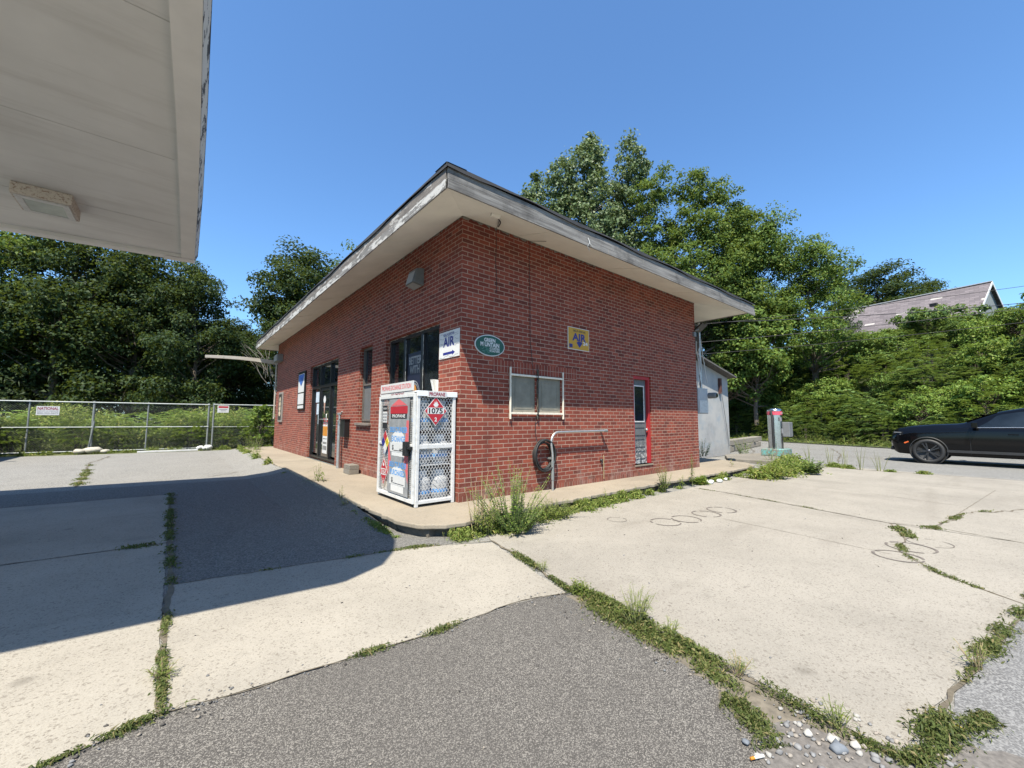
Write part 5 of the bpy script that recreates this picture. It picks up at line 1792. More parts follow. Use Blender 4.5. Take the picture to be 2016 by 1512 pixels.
maple_l = [(0, 0, 12, 3.6, 3.2, 4.5), (-3.2, .2, 18.4, 1.2, 1.2, 1.5), (-1.8, -.2, 18.9, 1.2, 1.2, 1.6), (.3, .2, 18.7, 1.5, 1.4, 1.7), (2.2, 0, 17.8, 1.4, 1.4, 1.6), (3.9, .2, 16.2, 1.3, 1.2, 1.3), (4.8, 0, 14.6, 1.1, 1.1, 1.0), (3.4, 0, 13.0, 1.9, 1.8, 1.7), (-2.6, .3, 15.6, 1.9, 1.7, 1.8), (.4, -.2, 15.4, 2.3, 2.1, 1.8), (-3.4, 0, 12.5, 1.7, 1.6, 1.9), (1.6, .4, 11, 2.8, 2.5, 2.5), (-1.5, -.6, 10, 2.8, 2.5, 2.5), (4.2, 0, 9.5, 2.2, 2.1, 2.2), (-3, 0, 7.5, 2.2, 2, 2.4), (3, -.5, 6.5, 2.4, 2.2, 2.4)]
MA = make_tree(91, 20.2, [(l[0]*math.cos(rot)-l[1]*math.sin(rot), l[0]*math.sin(rot)+l[1]*math.cos(rot))+l[2:] for l in maple_l], .20, 1050, 62, .62, M['leaf_maple'], M['bark'], .34, .6, trunk_to=.72)
plant_tree('maple_tree', MA, (26.3, 9.2, GZ+.3), 'broad open maple with dark fanning limbs, right of the silvery poplar')
plant_tree('maple_tree', W3, (31.5, 7.0, 2.4), 'mid green leafy tree right of the broad maple, above the shop eave end', rz=.8, sc=(.95, .95, 1.2))
plant_tree('maple_tree', W3, (33.0, 3.6, 3.4), 'low rounded green tree at the left end of the house roof', rz=2.8, sc=(.85, .85, .85))
plant_tree('maple_tree', W4, (25.0, 12.4, .3), 'bright green bushy tree filling in below the poplar and maple', rz=2.0, sc=1.15)
plant_tree('maple_tree', W4, (28.8, 6.2, 1.2), 'leafy tree below the shop eave end, behind the service conduit', rz=4.0, sc=1.1)
plant_tree('maple_tree', W1, (28.5, 17.5, 1.0), 'dark tree hidden low behind the silvery poplar', rz=1.4, sc=.95)
CO_ = make_tree(92, 9, [(0, 0, 3, 1.6, 1.6, 2.2), (0, 0, 5.5, 1.1, 1.1, 2), (.3, 0, 7.6, .55, .55, 1.5), (.9, -.7, 6.2, .7, .7, .5)], .2, 120, 60, .42, M['leaf_conifer'], M['bark'], .12, .2, trunk_to=.97, asp=.3)
plant_tree('maple_tree', W2, (29.5, 8.6, 1.2), 'leafy tree filling the slope between the broad maple and its right neighbour', rz=1.8, sc=(.85, .85, 1.05))
plant_tree('spruce_tree', CO_, (40.5, 3.6, 6.3), 'small dark pointed conifer against the sky left of the house', sc=.98)
plant_tree('broadleaf_tree', W1, (58.5, 4.0, 5.5), 'large round dark tree standing behind the left end of the house roof', rz=.3, sc=(1.5, 1.5, 1.07))
plant_tree('broadleaf_tree', W2, (70.0, .2, 6.4), 'distant tree top showing over the middle of the house ridge', rz=.3, sc=(1.3, 1.3, 1.06))

# ------------------------------------------------------------------ the house on the hill
hs_ = thing('house', (49.3, -5.4, 6), 'house with a long patched grey shingle roof above the shrubs on the hill', 'house')
sh = MT('patched_shingles', .9, 0, .25)
x, y, z = sh.sep(sh.pos)
bt = N(sh.t, 'ShaderNodeTexBrick')
bt.inputs['Color1'].default_value = (.105, .092, .098, 1)
bt.inputs['Color2'].default_value = (.16, .14, .146, 1)
bt.inputs['Mortar'].default_value = (.08, .07, .075, 1)
bt.inputs['Scale'].default_value = 1
bt.inputs['Mortar Size'].default_value = .012
bt.inputs['Brick Width'].default_value = .55
bt.inputs['Row Height'].default_value = .17
sh.L(sh.comb(y, sh.math('MULTIPLY', z, 1.0)), bt.inputs['Vector'])
pm = N(sh.t, 'ShaderNodeTexBrick')
for nm_, v_ in (('Color1', (0, 0, 0, 1)), ('Color2', (1, 1, 1, 1)), ('Mortar', (0, 0, 0, 1))): pm.inputs[nm_].default_value = v_
pm.inputs['Scale'].default_value = 1
pm.inputs['Mortar Size'].default_value = 0
pm.inputs['Brick Width'].default_value = .75
pm.inputs['Row Height'].default_value = .17
sh.L(sh.comb(y, z), pm.inputs['Vector'])
sh.col(sh.mix(bt.outputs[0], (.36, .34, .32), sh.ramp(pm.outputs[0], [(.955, 0.0), (.96, .9)])))
hx0, hxr, hx1, hy0, hy1, he, hr = 45.6, 49.3, 53.0, -5.4, 4.4, 9.6, 12.85
mb = MB()
mb.quad((hx0-.3, hy0-.25, he-.26), (hxr, hy0-.25, hr), (hxr, hy1+.25, hr-.0), (hx0-.3, hy1+.25, he-.26))
mb.quad((hxr, hy0-.25, hr), (hx1+.3, hy0-.25, he-.26), (hx1+.3, hy1+.25, he-.26), (hxr, hy1+.25, hr))
mb.build('roof', sh.m, hs_)
mb = MB()
mb.obox((hxr, (hy0+hy1)/2, hr+.04), (0, 1, 0), (1, 0, 0), (0, 0, 1), (hy1-hy0)/2+.27, .13, .035)
mb.build('ridge_cap', M['meter_grey'], hs_)
mb = MB()
mb.box(hx0, hx1, hy0, hy1, 5.0, he)
for yy in (hy0, hy1): mb.add([(hx0, yy, he), (hx1, yy, he), (hxr, yy, hr-.08)], [(0, 1, 2)])
mb.build('wall', paint('pale_siding', (.17, .19, .19), .8, .08, 3), hs_)
mb = MB()
for (xa, za, xb, zb_) in ((hx0-.3, he-.26, hxr, hr), (hxr, hr, hx1+.3, he-.26)):
    dirv = Vector((xb-xa, 0, zb_-za))
    mb.obox(((xa+xb)/2, hy0-.27, (za+zb_)/2-.08), dirv, (0, 1, 0), (-dirv.z, 0, dirv.x), dirv.length/2, .02, .09)
mb.build('bargeboard', M['white_paint'], hs_)
mb = MB()
mb.box(46.0, 46.35, -3.2, -2.75, 11.0, 11.25)
mb.build('roof_vent', M['black_frame'], hs_)
for (a, b) in ((-3.6, -2.6), (1.0, 2.0)):
    wf = MB().box(hx0-.05, hx0+.05, a, b, 7.4, 9.0).build('window', M['white_paint'], hs_)
    MB().box(hx0-.055, hx0-.051, a+.08, b-.08, 7.48, 8.92).build('pane', M['glass'], wf)
hs_.rotation_euler = (0, 0, math.radians(-13))
hs_.location = (48.8, -4.9, 6)
h2 = thing('house', (53, -12, 6), 'second house with a pale grey roof at the right edge on the hill', 'house')
mb = MB()
mb.quad((46.5, -16.5, 9.6), (49.8, -16.5, 12.0), (49.8, -7.0, 11.45), (46.5, -7.0, 9.4))
mb.quad((49.8, -16.5, 12.0), (54, -16.5, 9.6), (54, -7.0, 9.4), (49.8, -7.0, 11.45))
mb.build('roof', paint('pale_roof', (.36, .35, .35), .9, .12, 5), h2)
mb = MB()
mb.box(46.9, 53.6, -16.2, -7.3, 5.0, 9.45)
mb.build('wall', M['meter_grey'], h2)

# utility wires crossing behind the shop
gw = 'utility wires behind the shop'
def wire(p0, p1, sag, lb, rr=.011):
    pts = []
    for k in range(17):
        t = k/16
        p = Vector(p0).lerp(Vector(p1), t)
        p.z -= sag*4*t*(1-t)
        pts.append(p)
    tag(MB().tube(pts, rr, 5, cap=False).build('utility_wire', M['cable']), lb, 'wire', gw)

wire((8.35, .35, 4.05), (34, -14, 8.2), .5, 'pale service wire leaving the conduit under the shop eave', .012)
wire((16, 12, 6.6), (30, -14, 8.1), .45, 'uppermost utility wire crossing in front of the house roof')
wire((16, 12.2, 5.6), (30, -13.8, 7.1), .45, 'middle utility wire crossing below the house roof', .014)
wire((16, 12.4, 4.9), (30, -13.6, 6.5), .45, 'lowest utility wire crossing over the bank shrubs')

# ------------------------------------------------------------------ low growth: behind the fence, grass verge, weeds
def scatter_leaves(name, pts_fn, n, seed, Lr, mat, label, up=.9, asp=.35, cat='weeds'):
    rg = np.random.default_rng(seed)
    P = pts_fn(n, rg)
    Nn = rg.normal(size=(len(P), 3))*.7+np.array([0, -.2, up])
    Nn /= np.linalg.norm(Nn, axis=1, keepdims=True)
    L = rg.uniform(Lr[0], Lr[1], len(P))
    A_ = np.full(len(P), asp)
    b_ = rg.random(len(P)) < .28
    L[b_] *= 1.9
    A_[b_] = .10
    me = fast_mesh(name, leaf_quads(P, Nn, L, L*A_, rg, .2), 4)
    o = link(name, me, mat)
    return tag(o, label, cat, kind='stuff')


def yard_pts(n, rg):
    x = rg.uniform(-15, 3.2, n)
    d = rg.random(n)**1.2*5.5
    y = 18.45-.102*(x+12.5)+.15+d
    hmax = .55+1.15*np.abs(np.sin(x*1.7+d))*np.abs(np.cos(x*.6+1))+.4*rg.random(n)
    z = GZ+hmax*(1-rg.random(n)**1.6)
    return np.stack([x, y, z], 1)


def under_pts(n, rg):
    x = rg.uniform(-30, 14, n)
    y = 27.5+rg.random(n)*14
    h = 1.8+2.0*np.abs(np.sin(x*.55+y*.3))+1.2*np.abs(np.sin(x*1.7))
    return np.stack([x, y, GZ+h*rg.random(n)**.6], 1)


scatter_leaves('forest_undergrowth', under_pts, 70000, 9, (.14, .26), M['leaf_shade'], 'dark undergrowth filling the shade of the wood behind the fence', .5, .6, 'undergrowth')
scatter_leaves('weed_growth', yard_pts, 60000, 5, (.07, .17), M['leaf_weed'], 'thick tangled weeds behind the chain link fence')
r = random.Random(12)
gf = 'feathery young trees behind the fence'
for k, (x, dy, s) in enumerate([(-8.6, 1.4, 1.15), (-8.0, .7, .9), (-7.6, 1.7, 1.1), (-6.2, .8, .8), (-5.0, 1.0, .95), (-4.6, 1.8, 1.0), (-3.6, 1.1, .8), (-2.7, .9, 1.0), (-2.3, 1.3, 1.15), (-1.4, .9, .85), (-.6, 1.1, 1.0), (0.0, .8, 1.1), (.7, 1.0, 1.0), (-9.8, .9, 1.0), (-10.9, 1.1, 1.1), (-3.0, 2.6, 1.1), (-5.8, 2.4, 1.05), (-.2, 2.2, 1.15)]):
    plant_tree('young_sumac', SHB[k % 2], (x, 18.45-.102*(x+12.5)+dy, GZ), 'bright green young sumac with feathery leaves just behind the fence', 'shrub', gf, r.uniform(0, 6.28), s, ('stems', 'foliage'))
plant_tree('young_tree', make_tree(75, 2.0, [(0, 0, 1.1, .35, .35, .8), (.1, -.1, 1.6, .3, .3, .4)], .13, 40, 26, .2, M['leaf_bright'], M['bark'], .03), (-.35, 15.9, GZ), 'yellow green sapling against the far end of the shop front', 'sapling')


def verge_pts(n, rg):
    y = rg.uniform(-15, 20, n)
    d = .1+rg.random(n)*2.2
    x = np.where(y > -12, 25.8+.40*(y-2.2), 20.1)+d
    z = GZ+.02+.45*rg.random(n)**2*np.clip(d/1.0, .2, 1)
    return np.stack([x, y, z], 1)


scatter_leaves('verge_grass', verge_pts, 16000, 6, (.10, .28), M['leaf_weed'], 'rough grass verge along the far side of the road', .2, .12, 'grass')


def strip(name, pts, n, seed, wd, hmax, Lr, label, mat='leaf_crack', clump=6.0, z0=GZ, asp=.32, dens=None, up=.8):
    P = [Vector(p) for p in pts]
    seg = [(b-a).length for a, b in zip(P[:-1], P[1:])]
    tot = sum(seg)
    cum = np.concatenate([[0], np.cumsum(seg)])
    A = np.array([(p.x, p.y) for p in P])

    def fn(n, rg):
        nc = max(3, int(tot*clump))
        cs = rg.random(nc)*tot
        if dens is not None: cs = np.array([c for c in cs if rg.random() < dens(c/tot)] or [tot/2])
        cw = rg.uniform(.3, 1.0, len(cs))**1.5
        k = rg.choice(len(cs), n, p=cw/cw.sum())
        sp = .035+.05*cw[k]
        s = np.clip(cs[k]+rg.normal(size=n)*sp, 0, tot)
        i = np.clip(np.searchsorted(cum, s)-1, 0, len(seg)-1)
        t = (s-cum[i])/np.array(seg)[i]
        q = A[i]+(A[i+1]-A[i])*t[:, None]
        tg = A[i+1]-A[i]
        tg = tg/np.linalg.norm(tg, axis=1, keepdims=True)
        o = rg.normal(size=n)*wd*.5*(.4+cw[k])
        q = q+np.stack([-tg[:, 1], tg[:, 0]], 1)*o[:, None]
        z = z0+.004+hmax*cw[k]*rg.random(n)**1.5*np.exp(-(o/(wd+.001))**2)
        return np.stack([q[:, 0], q[:, 1], z], 1)
    return scatter_leaves(name, fn, n, seed, Lr, M[mat], label, up, asp)


strip('crack_weeds', [(-.44, -1.40), (-.58, -2.2), (-.76, -2.9)], 1100, 1, .03, .05, (.016, .045), 'low weeds in the joint between the middle and right concrete slabs', dens=lambda t: .25+.75*t)
strip('crack_weeds', [(-.70, -2.85), (-.72, -3.1), (-.80, -3.6), (-.84, -4.05), (-.94, -4.45)], 5600, 2, .075, .085, (.012, .042), 'thick green weeds between the near asphalt and the right slab', clump=13, dens=lambda t: .55+.45*math.sin(t*23)**2)
strip('crack_weeds', [(-.82, -3.05), (-.86, -3.6), (-.93, -4.05), (-1.02, -4.32)], 4200, 30, .085, .05, (.010, .034), 'patchy weeds on the dirt beside the near asphalt edge', clump=12, dens=lambda t: .35+.65*math.sin(t*17+1)**2)
strip('crack_weeds', [(-1.12, -4.22), (-1.10, -4.33), (-1.22, -4.42), (-1.26, -4.48)], 1900, 3, .06, .04, (.008, .028), 'weed mat at the broken corner of the near asphalt', clump=40)
strip('crack_weeds', [(-.86, -4.3), (-.93, -4.6), (-.92, -4.86), (-.72, -4.93), (-.30, -5.05)], 3400, 4, .05, .05, (.008, .030), 'green weeds around the near corner tip of the right slab', clump=24)
strip('crack_weeds', [(-.75, -4.89), (-.15, -4.94), (.5, -5.02), (1.65, -5.2), (2.6, -5.3)], 2800, 5, .055, .06, (.012, .04), 'weeds along the slab edge at lower right', clump=6)
strip('crack_weeds', [(-3.26, 4.5), (-3.24, .78), (-3.22, -.72)], 1500, 6, .05, .04, (.02, .05), 'weeds in the shaded joint beside the asphalt patch', clump=7)
strip('crack_weeds', [(-3.235, -1.2), (-3.25, -1.99), (-3.245, -2.6)], 1100, 7, .022, .04, (.010, .034), 'weeds in the sunlit joint between the left and middle slabs', clump=6, dens=lambda t: .15 if t < .1 else .9)
strip('crack_weeds', MEDGE[2:], 2400, 8, .035, .035, (.012, .034), 'weeds along the curved edge of the near asphalt', clump=5, dens=lambda t: .25+.7*(t > .55))
strip('crack_weeds', [(-3.2, -.72), (-1.22, -1.07), (-.9, -1.2)], 500, 9, .04, .025, (.02, .04), 'sparse weeds along the far edge of the middle slab', clump=3)
strip('crack_weeds', [(-1.1, -.95), (-.6, -1.12), (-.1, -1.12), (.4, -1.1), (1.2, -1.0), (2.2, -.95)], 6500, 10, .15, .20, (.02, .06), 'thick weeds at the foot of the walk below the propane cage', clump=9, mat='leaf_weed')
strip('crack_weeds', [(2.2, -.95), (4.0, -.9), (6.0, -.92), (8.8, -.9)], 4200, 11, .10, .20, (.03, .08), 'weeds along the kerb below the side wall', clump=3.4, mat='leaf_weed')
strip('crack_weeds', [(-1.22, -.6), (-1.24, .6), (-1.25, 1.9)], 1600, 12, .07, .09, (.02, .055), 'weeds along the walk edge beside the propane cage', clump=6, mat='leaf_weed', dens=lambda t: 1-.6*t)
strip('crack_weeds', [(-1.2, 5.6), (-1.2, 9), (-1.18, 12), (-1.15, 15)], 5200, 13, .12, .30, (.05, .14), 'grassy weeds along the walk in front of the shop', clump=6, mat='leaf_weed', dens=lambda t: .25+.75*t, up=.4)
strip('crack_weeds', [(4.1, -4.0), (4.25, -4.2), (4.35, -4.55), (4.0, -4.2), (3.3, -4.45)], 900, 14, .08, .04, (.02, .05), 'weed tuft where the right slab joints meet', clump=3)
strip('crack_weeds', [(3.0, -4.35), (2.55, -4.45), (2.11, -4.72), (1.75, -5.15)], 700, 15, .035, .03, (.015, .035), 'sparse weeds in the oblique joint of the right slab', clump=4)
strip('crack_weeds', [(4.9, -1.2), (4.75, -2.2), (4.4, -3.4)], 350, 16, .02, .02, (.015, .03), 'tiny weeds in the straight joint of the right slab', clump=4)
strip('crack_weeds', [(4.45, -4.5), (5.2, -4.62), (5.93, -4.71), (6.6, -5.05)], 500, 17, .04, .03, (.02, .04), 'weeds in the wavy crack at the right edge', clump=4)
strip('crack_weeds', [(7.2, -1.35), (8.6, -1.5), (10.2, -1.15), (11.4, -1.0)], 6000, 18, .40, .45, (.05, .13), 'rank weeds around the vacuum island', clump=4, mat='leaf_weed')
strip('crack_weeds', [(12.1, -.9), (11.9, -1.8), (11.6, -2.6), (11.8, -4.0)], 2200, 19, .12, .14, (.04, .09), 'weeds between the concrete and the road', clump=4, mat='leaf_weed', dens=lambda t: 1-.7*t)
strip('crack_weeds', [(-4.7, 6.6), (-4.9, 9.5), (-5.1, 11.8)], 900, 20, .10, .04, (.03, .07), 'weeds in the long crack of the far asphalt', clump=2.5)
strip('crack_weeds', [(-3.3, .78), (-4.45, .85), (-5.5, .9)], 700, 21, .05, .03, (.02, .05), 'weeds in the shaded joint between the two left slabs', clump=2.5)
strip('crack_weeds', [(-12, 18.0), (-8, 17.65), (-4, 17.2), (.3, 16.8)], 4500, 22, .16, .20, (.05, .12), 'weeds along the foot of the chain link fence', clump=4, mat='leaf_weed')
strip('crack_weeds', [(7.5, .4), (8.4, 1.2), (9.6, 1.7), (11.2, 1.75)], 3600, 23, .25, .75, (.05, .12), 'tall dark weeds between the brick corner and the lean-to', clump=4, mat='leaf_sumac')


# single weeds
def weed(name, loc, label, seed, H, nst, spread, leafL, mat='leaf_weed', stem='stem', per=22, asp=.22, lean=.25, low=.1, group=None, cat='weed', tip=False):
    rg = np.random.default_rng(seed)
    mb = MB()
    V = []
    for s in range(nst):
        a = rg.uniform(0, 6.283)
        q = spread*math.sqrt(rg.random())
        h = H*rg.uniform(.6, 1.0)*(1-.35*q/max(spread, 1e-6))
        b = np.array([.35*q*math.cos(a), .35*q*math.sin(a), 0])
        t = np.array([q*math.cos(a)+rg.normal()*lean*h*.4, q*math.sin(a)+rg.normal()*lean*h*.4, h])
        m = (b+t)/2+np.array([0, 0, h*.08])
        mb.tube([tuple(b), tuple(m), tuple(t)], [.006*H+.001, .0045*H+.001, .0012], 4, cap=False)
        for k in range(per):
            u = low+(1-low)*(k+rg.random())/per
            p = b*(1-u)**2+2*m*u*(1-u)+t*u*u
            an = k*2.4+rg.normal()*.3
            L = leafL*(1.1-.7*u)*rg.uniform(.7, 1.25)
            d = np.array([math.cos(an), math.sin(an), rg.uniform(-.1, .75)])
            d /= np.linalg.norm(d)
            sd = np.cross(d, [0, 0, 1.0])
            sd /= np.linalg.norm(sd)+1e-9
            w_ = sd*L*asp*.5
            md = p+d*L*.5+np.array([0, 0, L*.06])
            V += [p, md-w_, p+d*L+np.array([0, 0, -L*.22]), md+w_]
    o = thing(name, loc, label, cat, group)
    me = bpy.data.meshes.new('stems')
    me.from_pydata([tuple(v) for v in mb.v], [], mb.f)
    link('stems', me, M[stem], o)
    link('leaves', fast_mesh('leaves', V, 4), M[mat], o)
    return o


weed('weed_bush', (.10, -1.10, GZ), 'largest bushy green weed growing against the walk right of the propane cage', 1, 1.0, 46, .58, .085, 'leaf_bright', per=34, asp=.26, lean=.32, low=.04)
weed('weed_bush', (.02, -1.30, GZ), 'low dark green weed mound at the front of the largest weed bush', 2, .46, 80, .38, .045, 'leaf_sumac', per=30, asp=.45)
weed('grass_stalks', (-.35, -1.02, GZ), 'thin dry grass stalks with airy seed heads beside the cage corner', 3, 1.0, 12, .30, .06, 'leaf_weed', 'stem_dry', per=9, asp=.10, lean=.3, low=.3)
weed('weed_bush', (-.28, -1.12, GZ), 'pale straggly weed between the propane cage and the largest weed bush', 71, .5, 26, .28, .08, 'leaf_weed', per=22, asp=.22, lean=.35, low=.05)
weed('weed_bush', (.95, -1.05, GZ), 'sprawling low weed trailing right from the largest weed bush', 72, .32, 40, .45, .06, 'leaf_weed', per=22, asp=.3, lean=.4, low=.05)
weed('weed', (.75, -1.02, GZ), 'leafy weed low on the kerb right of the large weed bush', 4, .33, 18, .26, .05, per=18)
weed('weed', (2.2, -.93, GZ), 'single slim weed with drooping leaves by the kerb below the pipe', 5, .42, 2, .04, .12, per=18, asp=.16)
weed('weed', (3.1, -.93, GZ), 'small weed clump on the kerb left of the red framed door', 6, .25, 8, .12, .07)
weed('tall_weed', (4.05, -.92, GZ), 'bushy tall weed standing in front of the red framed door', 7, .72, 11, .18, .10, 'leaf_weed', per=30, asp=.2)
weed('tall_weed', (4.72, -.93, GZ), 'small spiky weed between the two tall weeds by the side door', 8, .42, 4, .08, .10, per=24, asp=.16)
weed('tall_weed', (5.10, -.93, GZ), 'tallest slender spire weed right of the red framed door', 9, .98, 2, .05, .11, 'leaf_weed', per=70, asp=.18, lean=.06)
weed('weed', (5.45, -.95, GZ), 'broad leaved low weed at the foot of the spire weed', 10, .25, 9, .16, .10, 'leaf_bright', asp=.4)
weed('weed', (8.15, -.50, 0), 'wilted brown weed standing alone on the walk by the brick corner', 11, .38, 2, .06, .14, 'leaf_weed', 'stem_dry', per=8, asp=.2)
weed('grass_tuft', (-1.02, 3.55, GZ), 'broad bladed grass tuft on the walk edge before the entrance', 12, .62, 7, .12, .34, 'leaf_weed', per=6, asp=.09, lean=.2)
weed('weed', (-1.18, 1.62, GZ), 'slim upright leafy weed at the walk edge left of the cage', 13, .50, 2, .04, .07, 'leaf_weed', per=26, asp=.3, lean=.1)
weed('weed', (-1.20, 1.18, GZ), 'short leafy weed at the walk edge by the cage foot', 14, .32, 7, .12, .08, per=14)
weed('weed_bush', (7.75, -1.55, GZ), 'broad leaved weed bush on the concrete left of the vacuum post', 15, .55, 26, .5, .14, 'leaf_weed', per=16, asp=.45)
weed('weed_bush', (8.9, -1.45, GZ), 'light green weed bush in front of the vacuum post', 16, .72, 26, .5, .12, 'leaf_bright', per=18, asp=.3)
weed('weed_bush', (9.3, -1.95, GZ), 'dark round weed bush on the concrete right of the vacuum post', 17, .55, 18, .28, .15, 'leaf_sumac', per=14, asp=.5)
weed('tall_weed', (11.6, -.35, GZ), 'upright weeds right of the turquoise block', 18, .75, 9, .4, .10, per=16)
gg = 'wiry stalks between concrete and road'
for k, (x, y) in enumerate([(12.1, -1.2), (12.0, -1.7), (11.9, -2.1), (11.7, -2.5), (11.7, -2.9)]):
    weed('stalk_weed', (x, y, GZ), 'wiry thin stalked weed between the concrete and the road', 30+k, .85, 6, .22, .06, 'leaf_weed', 'stem', per=12, asp=.2, lean=.3, group=gg)
weed('tall_weed', (9.0, 1.15, 0), 'dark leafy weed in the corner between the brick wall and the lean-to', 40, 1.35, 10, .3, .16, 'leaf_sumac', per=26, asp=.2)
weed('tall_weed', (10.6, 1.45, 0), 'bright leafy weed against the foot of the lean-to wall', 41, .85, 10, .35, .14, 'leaf_bright', per=20, asp=.25)
weed('tall_weed', (14.1, 1.5, GZ), 'dark weed clump right of the lean-to corner', 42, .95, 12, .4, .14, 'leaf_sumac', per=20, asp=.3)
weed('grass_tuft', (-.80, -3.52, GZ), 'clump of dark wiry grass in the weeds by the right slab', 50, .30, 34, .13, .10, 'leaf_weed', 'stem', per=6, asp=.07, lean=.5, low=.3)
for k, (x, y, h, lb) in enumerate([(-.77, -3.75, .16, 'short spray of dry grass in the joint just in front of the dark wiry tuft'), (-.84, -4.18, .13, 'small grass spray midway along the weedy joint toward the gravel'), (-.90, -4.62, .15, 'grass spray at the near corner tip of the right slab'), (.25, -5.0, .18, 'grass spray on the slab edge at lower right'), (-.62, -2.42, .12, 'small dry grass spray in the joint between the two middle slabs'), (-3.25, -2.25, .10, 'small grass spray in the left slab joint near the asphalt curve')]):
    weed('grass_tuft', (x, y, GZ), lb, 80+k, h, 16, .07, .07, 'leaf_weed', ('stem', 'stem_dry')[k % 2], per=5, asp=.08, lean=.6, low=.2)
weed('weed', (-.72, -2.98, GZ), 'leafy weed clump at the tip of the middle slab', 51, .14, 18, .13, .05, 'leaf_weed', per=10, asp=.35)
weed('weed', (-.74, -3.25, GZ), 'small broad leaved weed beside the right slab edge', 52, .12, 9, .08, .05, 'leaf_weed', per=10, asp=.4)
weed('grass_tuft', (-3.95, -2.72, GZ), 'grass tuft on the asphalt edge at lower left', 53, .14, 30, .16, .10, 'leaf_weed', per=5, asp=.08, lean=.6)
gt = 'grassy weeds in front of the fence corner'
for k, (x, y, h) in enumerate([(-.75, 13.6, .9), (-.95, 12.4, .55), (-.8, 14.6, 1.0), (-1.1, 11.2, .4), (-1.15, 10.0, .32)]):
    weed('grass_weed', (x, y, GZ), 'grassy weed growing along the walk toward the fence corner', 60+k, h, 12, .25, .16, 'leaf_bright', per=14, asp=.14, group=gt)


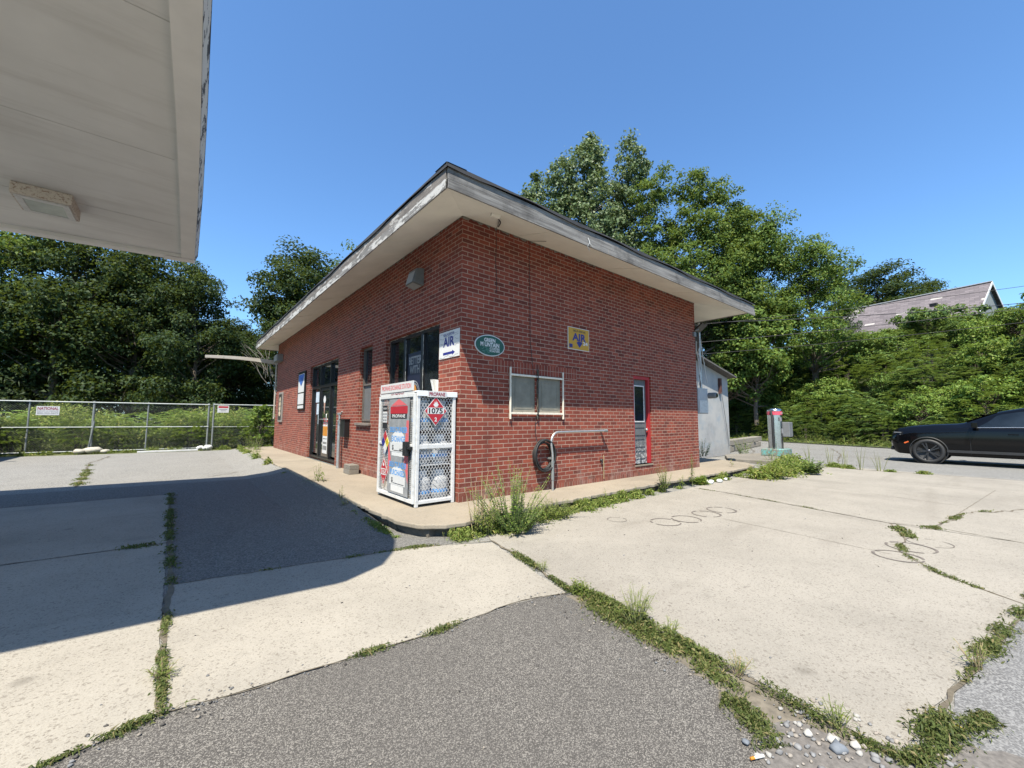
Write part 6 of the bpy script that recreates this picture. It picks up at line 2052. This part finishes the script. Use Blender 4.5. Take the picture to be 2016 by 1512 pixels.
# ------------------------------------------------------------------ black sport utility car
def make_car():
    car = thing('parked_car', (0, 0, 0), 'black sport utility car parked on the road at the right edge', 'car')
    blk = MT('black_car_paint', .10, 0, .28)
    blk.col((.0025, .0028, .0036))
    blk.p.inputs['Coat Weight'].default_value = 0.0
    blk.p.inputs['Coat Roughness'].default_value = .03
    # stations: s (from the nose), zb, zs, ws, zt, wt
    ST = np.array([
        (0.00, .50, .74, .60, .86, .52), (.06, .36, .86, .76, 1.04, .64), (.20, .28, .95, .87, 1.13, .72), (.55, .26, 1.03, .93, 1.205, .77),
        (1.10, .26, 1.09, .955, 1.265, .79), (1.55, .26, 1.12, .96, 1.285, .78), (1.72, .26, 1.135, .96, 1.305, .74), (2.10, .26, 1.145, .965, 1.49, .67),
        (2.50, .26, 1.15, .965, 1.665, .61), (2.95, .26, 1.15, .965, 1.765, .60), (3.6, .26, 1.155, .965, 1.785, .61), (4.3, .27, 1.165, .96, 1.75, .60),
        (4.75, .28, 1.16, .94, 1.62, .58), (4.98, .34, 1.10, .90, 1.30, .66), (5.08, .48, 1.0, .84, 1.12, .70)])
    ss = np.concatenate([np.linspace(0, .3, 8), np.linspace(.4, 5.08, 46)])
    I = [np.interp(ss, ST[:, 0], ST[:, k]) for k in range(1, 6)]
    def ring(zb, zs, ws, zt, wt):
        h = [(0, zb), (ws-.14, zb), (ws-.05, zb+.05), (ws-.015, zb+.22), (ws, (zb+zs)/2), (ws+.002, zs-.10), (ws-.012, zs-.02), (ws-.04, zs+.02)]
        for t in (.15, .35, .55, .75, .9):
            h.append((ws-.04+(wt-ws+.04)*t, zs+.02+(zt-zs-.07)*t))
        h += [(wt-.04, zt-.025), (wt-.14, zt), (wt*.5, zt+.012), (0, zt+.016)]
        return h
    R_ = [ring(*[I[k][i] for k in range(5)]) for i in range(len(ss))]
    nr = len(R_[0])
    mb = MB()
    for sgn in (1, -1):
        vs = [(x*sgn, -ss[i], z) for i in range(len(ss)) for x, z in R_[i]]
        fs = []
        for i in range(len(ss)-1):
            for k in range(nr-1):
                q = (i*nr+k, i*nr+k+1, (i+1)*nr+k+1, (i+1)*nr+k)
                fs.append(q if sgn == -1 else q[::-1])
        mb.add(vs, fs, 0, True)
        for i in (0, len(ss)-1):
            mb.add([vs[i*nr+k] for k in range(nr)], [tuple(range(nr))])
    mb.build('body', blk.m, car)
    def gp(s, t, off=.006):
        """point on the side glass plane: t 0 at shoulder, 1 at roof"""
        zs, ws, zt, wt = [np.interp(s, ST[:, 0], ST[:, k]) for k in (2, 3, 4, 5)]
        return Vector((-(ws-.04+(wt-ws+.04)*t)-off, -s, zs+.02+(zt-zs-.07)*t))
    def pane(s0, s1, lo, hi, name, side):
        """side glass following the body, lo/hi give its lower and upper edge along the car"""
        vs = []
        n = 10
        for k in range(n+1):
            q = s0+(s1-s0)*k/n
            for j in range(5):
                t = lo(q)+(hi(q)-lo(q))*j/4
                p = gp(q, t, .014)
                vs.append((p.x if side == 1 else -p.x, p.y, p.z))
        fs = [(k*5+j, k*5+j+1, (k+1)*5+j+1, (k+1)*5+j) for k in range(n) for j in range(4)]
        return MB().add(vs, fs if side == 1 else [f[::-1] for f in fs], 0, True).build(name, M['glass_dark'], car)
    for side in (1, -1):
        pane(2.06, 2.98, lambda q: .05, lambda q: min(.90, .10+(q-2.02)*1.9), 'side_window', side)
        pane(3.06, 3.95, lambda q: .05, lambda q: .90, 'side_window', side)
        pane(4.03, 4.58, lambda q: .06+.1*max(0, q-4.3), lambda q: .88, 'side_window', side)
    for side in (-1, 1):
        X = .968*side
        for s in (.93, 3.97):
            MB().lathe((X*.955, -s, .40), [(.0, 0), (.445, 0), (.455, .02*side), (.455, .045*side), (.435, .05*side)], 36, 0, 'x').build('wheel_arch', M['black_rubber'], car)
            wh = MB().lathe((X*.78, -s, .39), [(.27, .02*side), (.36, 0), (.39, .04*side), (.39, .18*side), (.375, .215*side), (.30, .225*side), (.285, .20*side)], 36, 0, 'x').build('wheel', M['black_rubber'], car)
            mb = MB()
            for k in range(10):
                a = 2*math.pi*(k//2)/5+(.16 if k % 2 else -.16)
                mb.obox((X*.78+.205*side, -s+.15*math.cos(a), .39+.15*math.sin(a)), (0, math.cos(a), math.sin(a)), (1, 0, 0), (0, -math.sin(a), math.cos(a)), .13, .012, .017)
            mb.lathe((X*.78+.20*side, -s, .39), [(.0, .02*side), (.05, .018*side), (.06, 0)], 16, 0, 'x')
            mb.lathe((X*.78+.19*side, -s, .39), [(.285, 0), (.275, .012*side), (.265, -.02*side)], 36, 0, 'x')
            mb.build('rim', paint('dark_alloy', (.06, .06, .065), .3, .1, 20, .8), wh)
            MB().lathe((X*.78+.08*side, -s, .39), [(.0, 0), (.275, 0)], 28, 0, 'x').build('brake_disc', M['grey_box'], wh)
        mb = MB()
        mb.obox((1.10*side, -1.98, 1.26), (1, 0, 0), (0, 1, 0), (0, 0, 1), .11, .065, .085)
        mb.obox((.99*side, -1.99, 1.19), (1, 0, .3), (0, 1, 0), (0, 0, 1), .06, .03, .025)
        bevel(mb.build('mirror', blk.m, car), .03, 3)
        mb = MB()
        P = [gp(s, .03, .010) for s in (2.0, 2.6, 3.2, 3.8, 4.4, 4.7)]
        mb.tube([(p.x if side == -1 else -p.x, p.y, p.z) for p in P], .011, 6)
        mb.build('belt_trim', M['stainless'], car)
        mb = MB()
        for s in (2.72, 3.72): mb.box(min(.962*side, .995*side), max(.962*side, .995*side), -s-.10, -s+.10, .965, .995)
        bevel(mb.build('door_handle', blk.m, car), .008, 2)
        mb = MB()
        mb.obox((.972*side, -2.6, .42), (0, 1, 0), (1, 0, 0), (0, 0, 1), 1.25, .012, .04)
        mb.build('sill_trim', M['black_rubber'], car)
        mb = MB()
        for s in (1.86, 3.02, 4.0): mb.box(.964*side-.003, .964*side+.003, -s-.004, -s+.004, .34, 1.04)
        mb.build('door_gap', M['black_rubber'], car)
        mb = MB()
        mb.obox((.805*side, -.225, .95), (.56*side, -.83, 0), (0, 0, 1), (.83*side, .56, 0), .14, .055, .03)
        hl = mb.build('headlight', M['black_frame'], car)
        mb = MB()
        mb.obox((.805*side, -.225, .985), (.56*side, -.83, 0), (0, 0, 1), (.83*side, .56, 0), .12, .007, .034)
        mb.obox((.805*side, -.225, .915), (.56*side, -.83, 0), (0, 0, 1), (.83*side, .56, 0), .09, .008, .034)
        mb.build('lamp_strip', M['white_paint'], hl)
        mb = MB()
        mb.obox((.912*side, -.42, .66), (0, 1, -.5), (1, 0, 0), (0, .5, 1), .06, .012, .02)
        mb.build('side_marker', paint('marker_orange', (.55, .10, .02), .3, .1, 9), car)
    mb = MB()
    mb.box(-.55, .55, -.03, .015, .60, .80)
    mb.box(-.70, .70, -.12, .01, .38, .50)
    bevel(mb.build('grille', M['black_frame'], car), .02, 2)
    P = []
    for (s, f) in ((1.80, .97), (2.44, .95)):
        zt, wt = np.interp(s, ST[:, 0], ST[:, 4]), np.interp(s, ST[:, 0], ST[:, 5])
        P.append((wt*f-.04, -s, zt+.022))
    MB().add([(-P[0][0], P[0][1], P[0][2]), (P[0][0], P[0][1], P[0][2]), (P[1][0], P[1][1], P[1][2]), (-P[1][0], P[1][1], P[1][2])], [(3, 2, 1, 0)]).build('windscreen', M['glass_dark'], car)
    return car


car = make_car()
car.location = (15.76+.93, -3.5+.93, GZ)
c2 = copy_tree(car)
c2['label'] = 'dark car just entering the left edge of the view by the fence'
c2.location = (-8.86, 12.35, GZ)
c2.rotation_euler = (0, 0, math.pi)
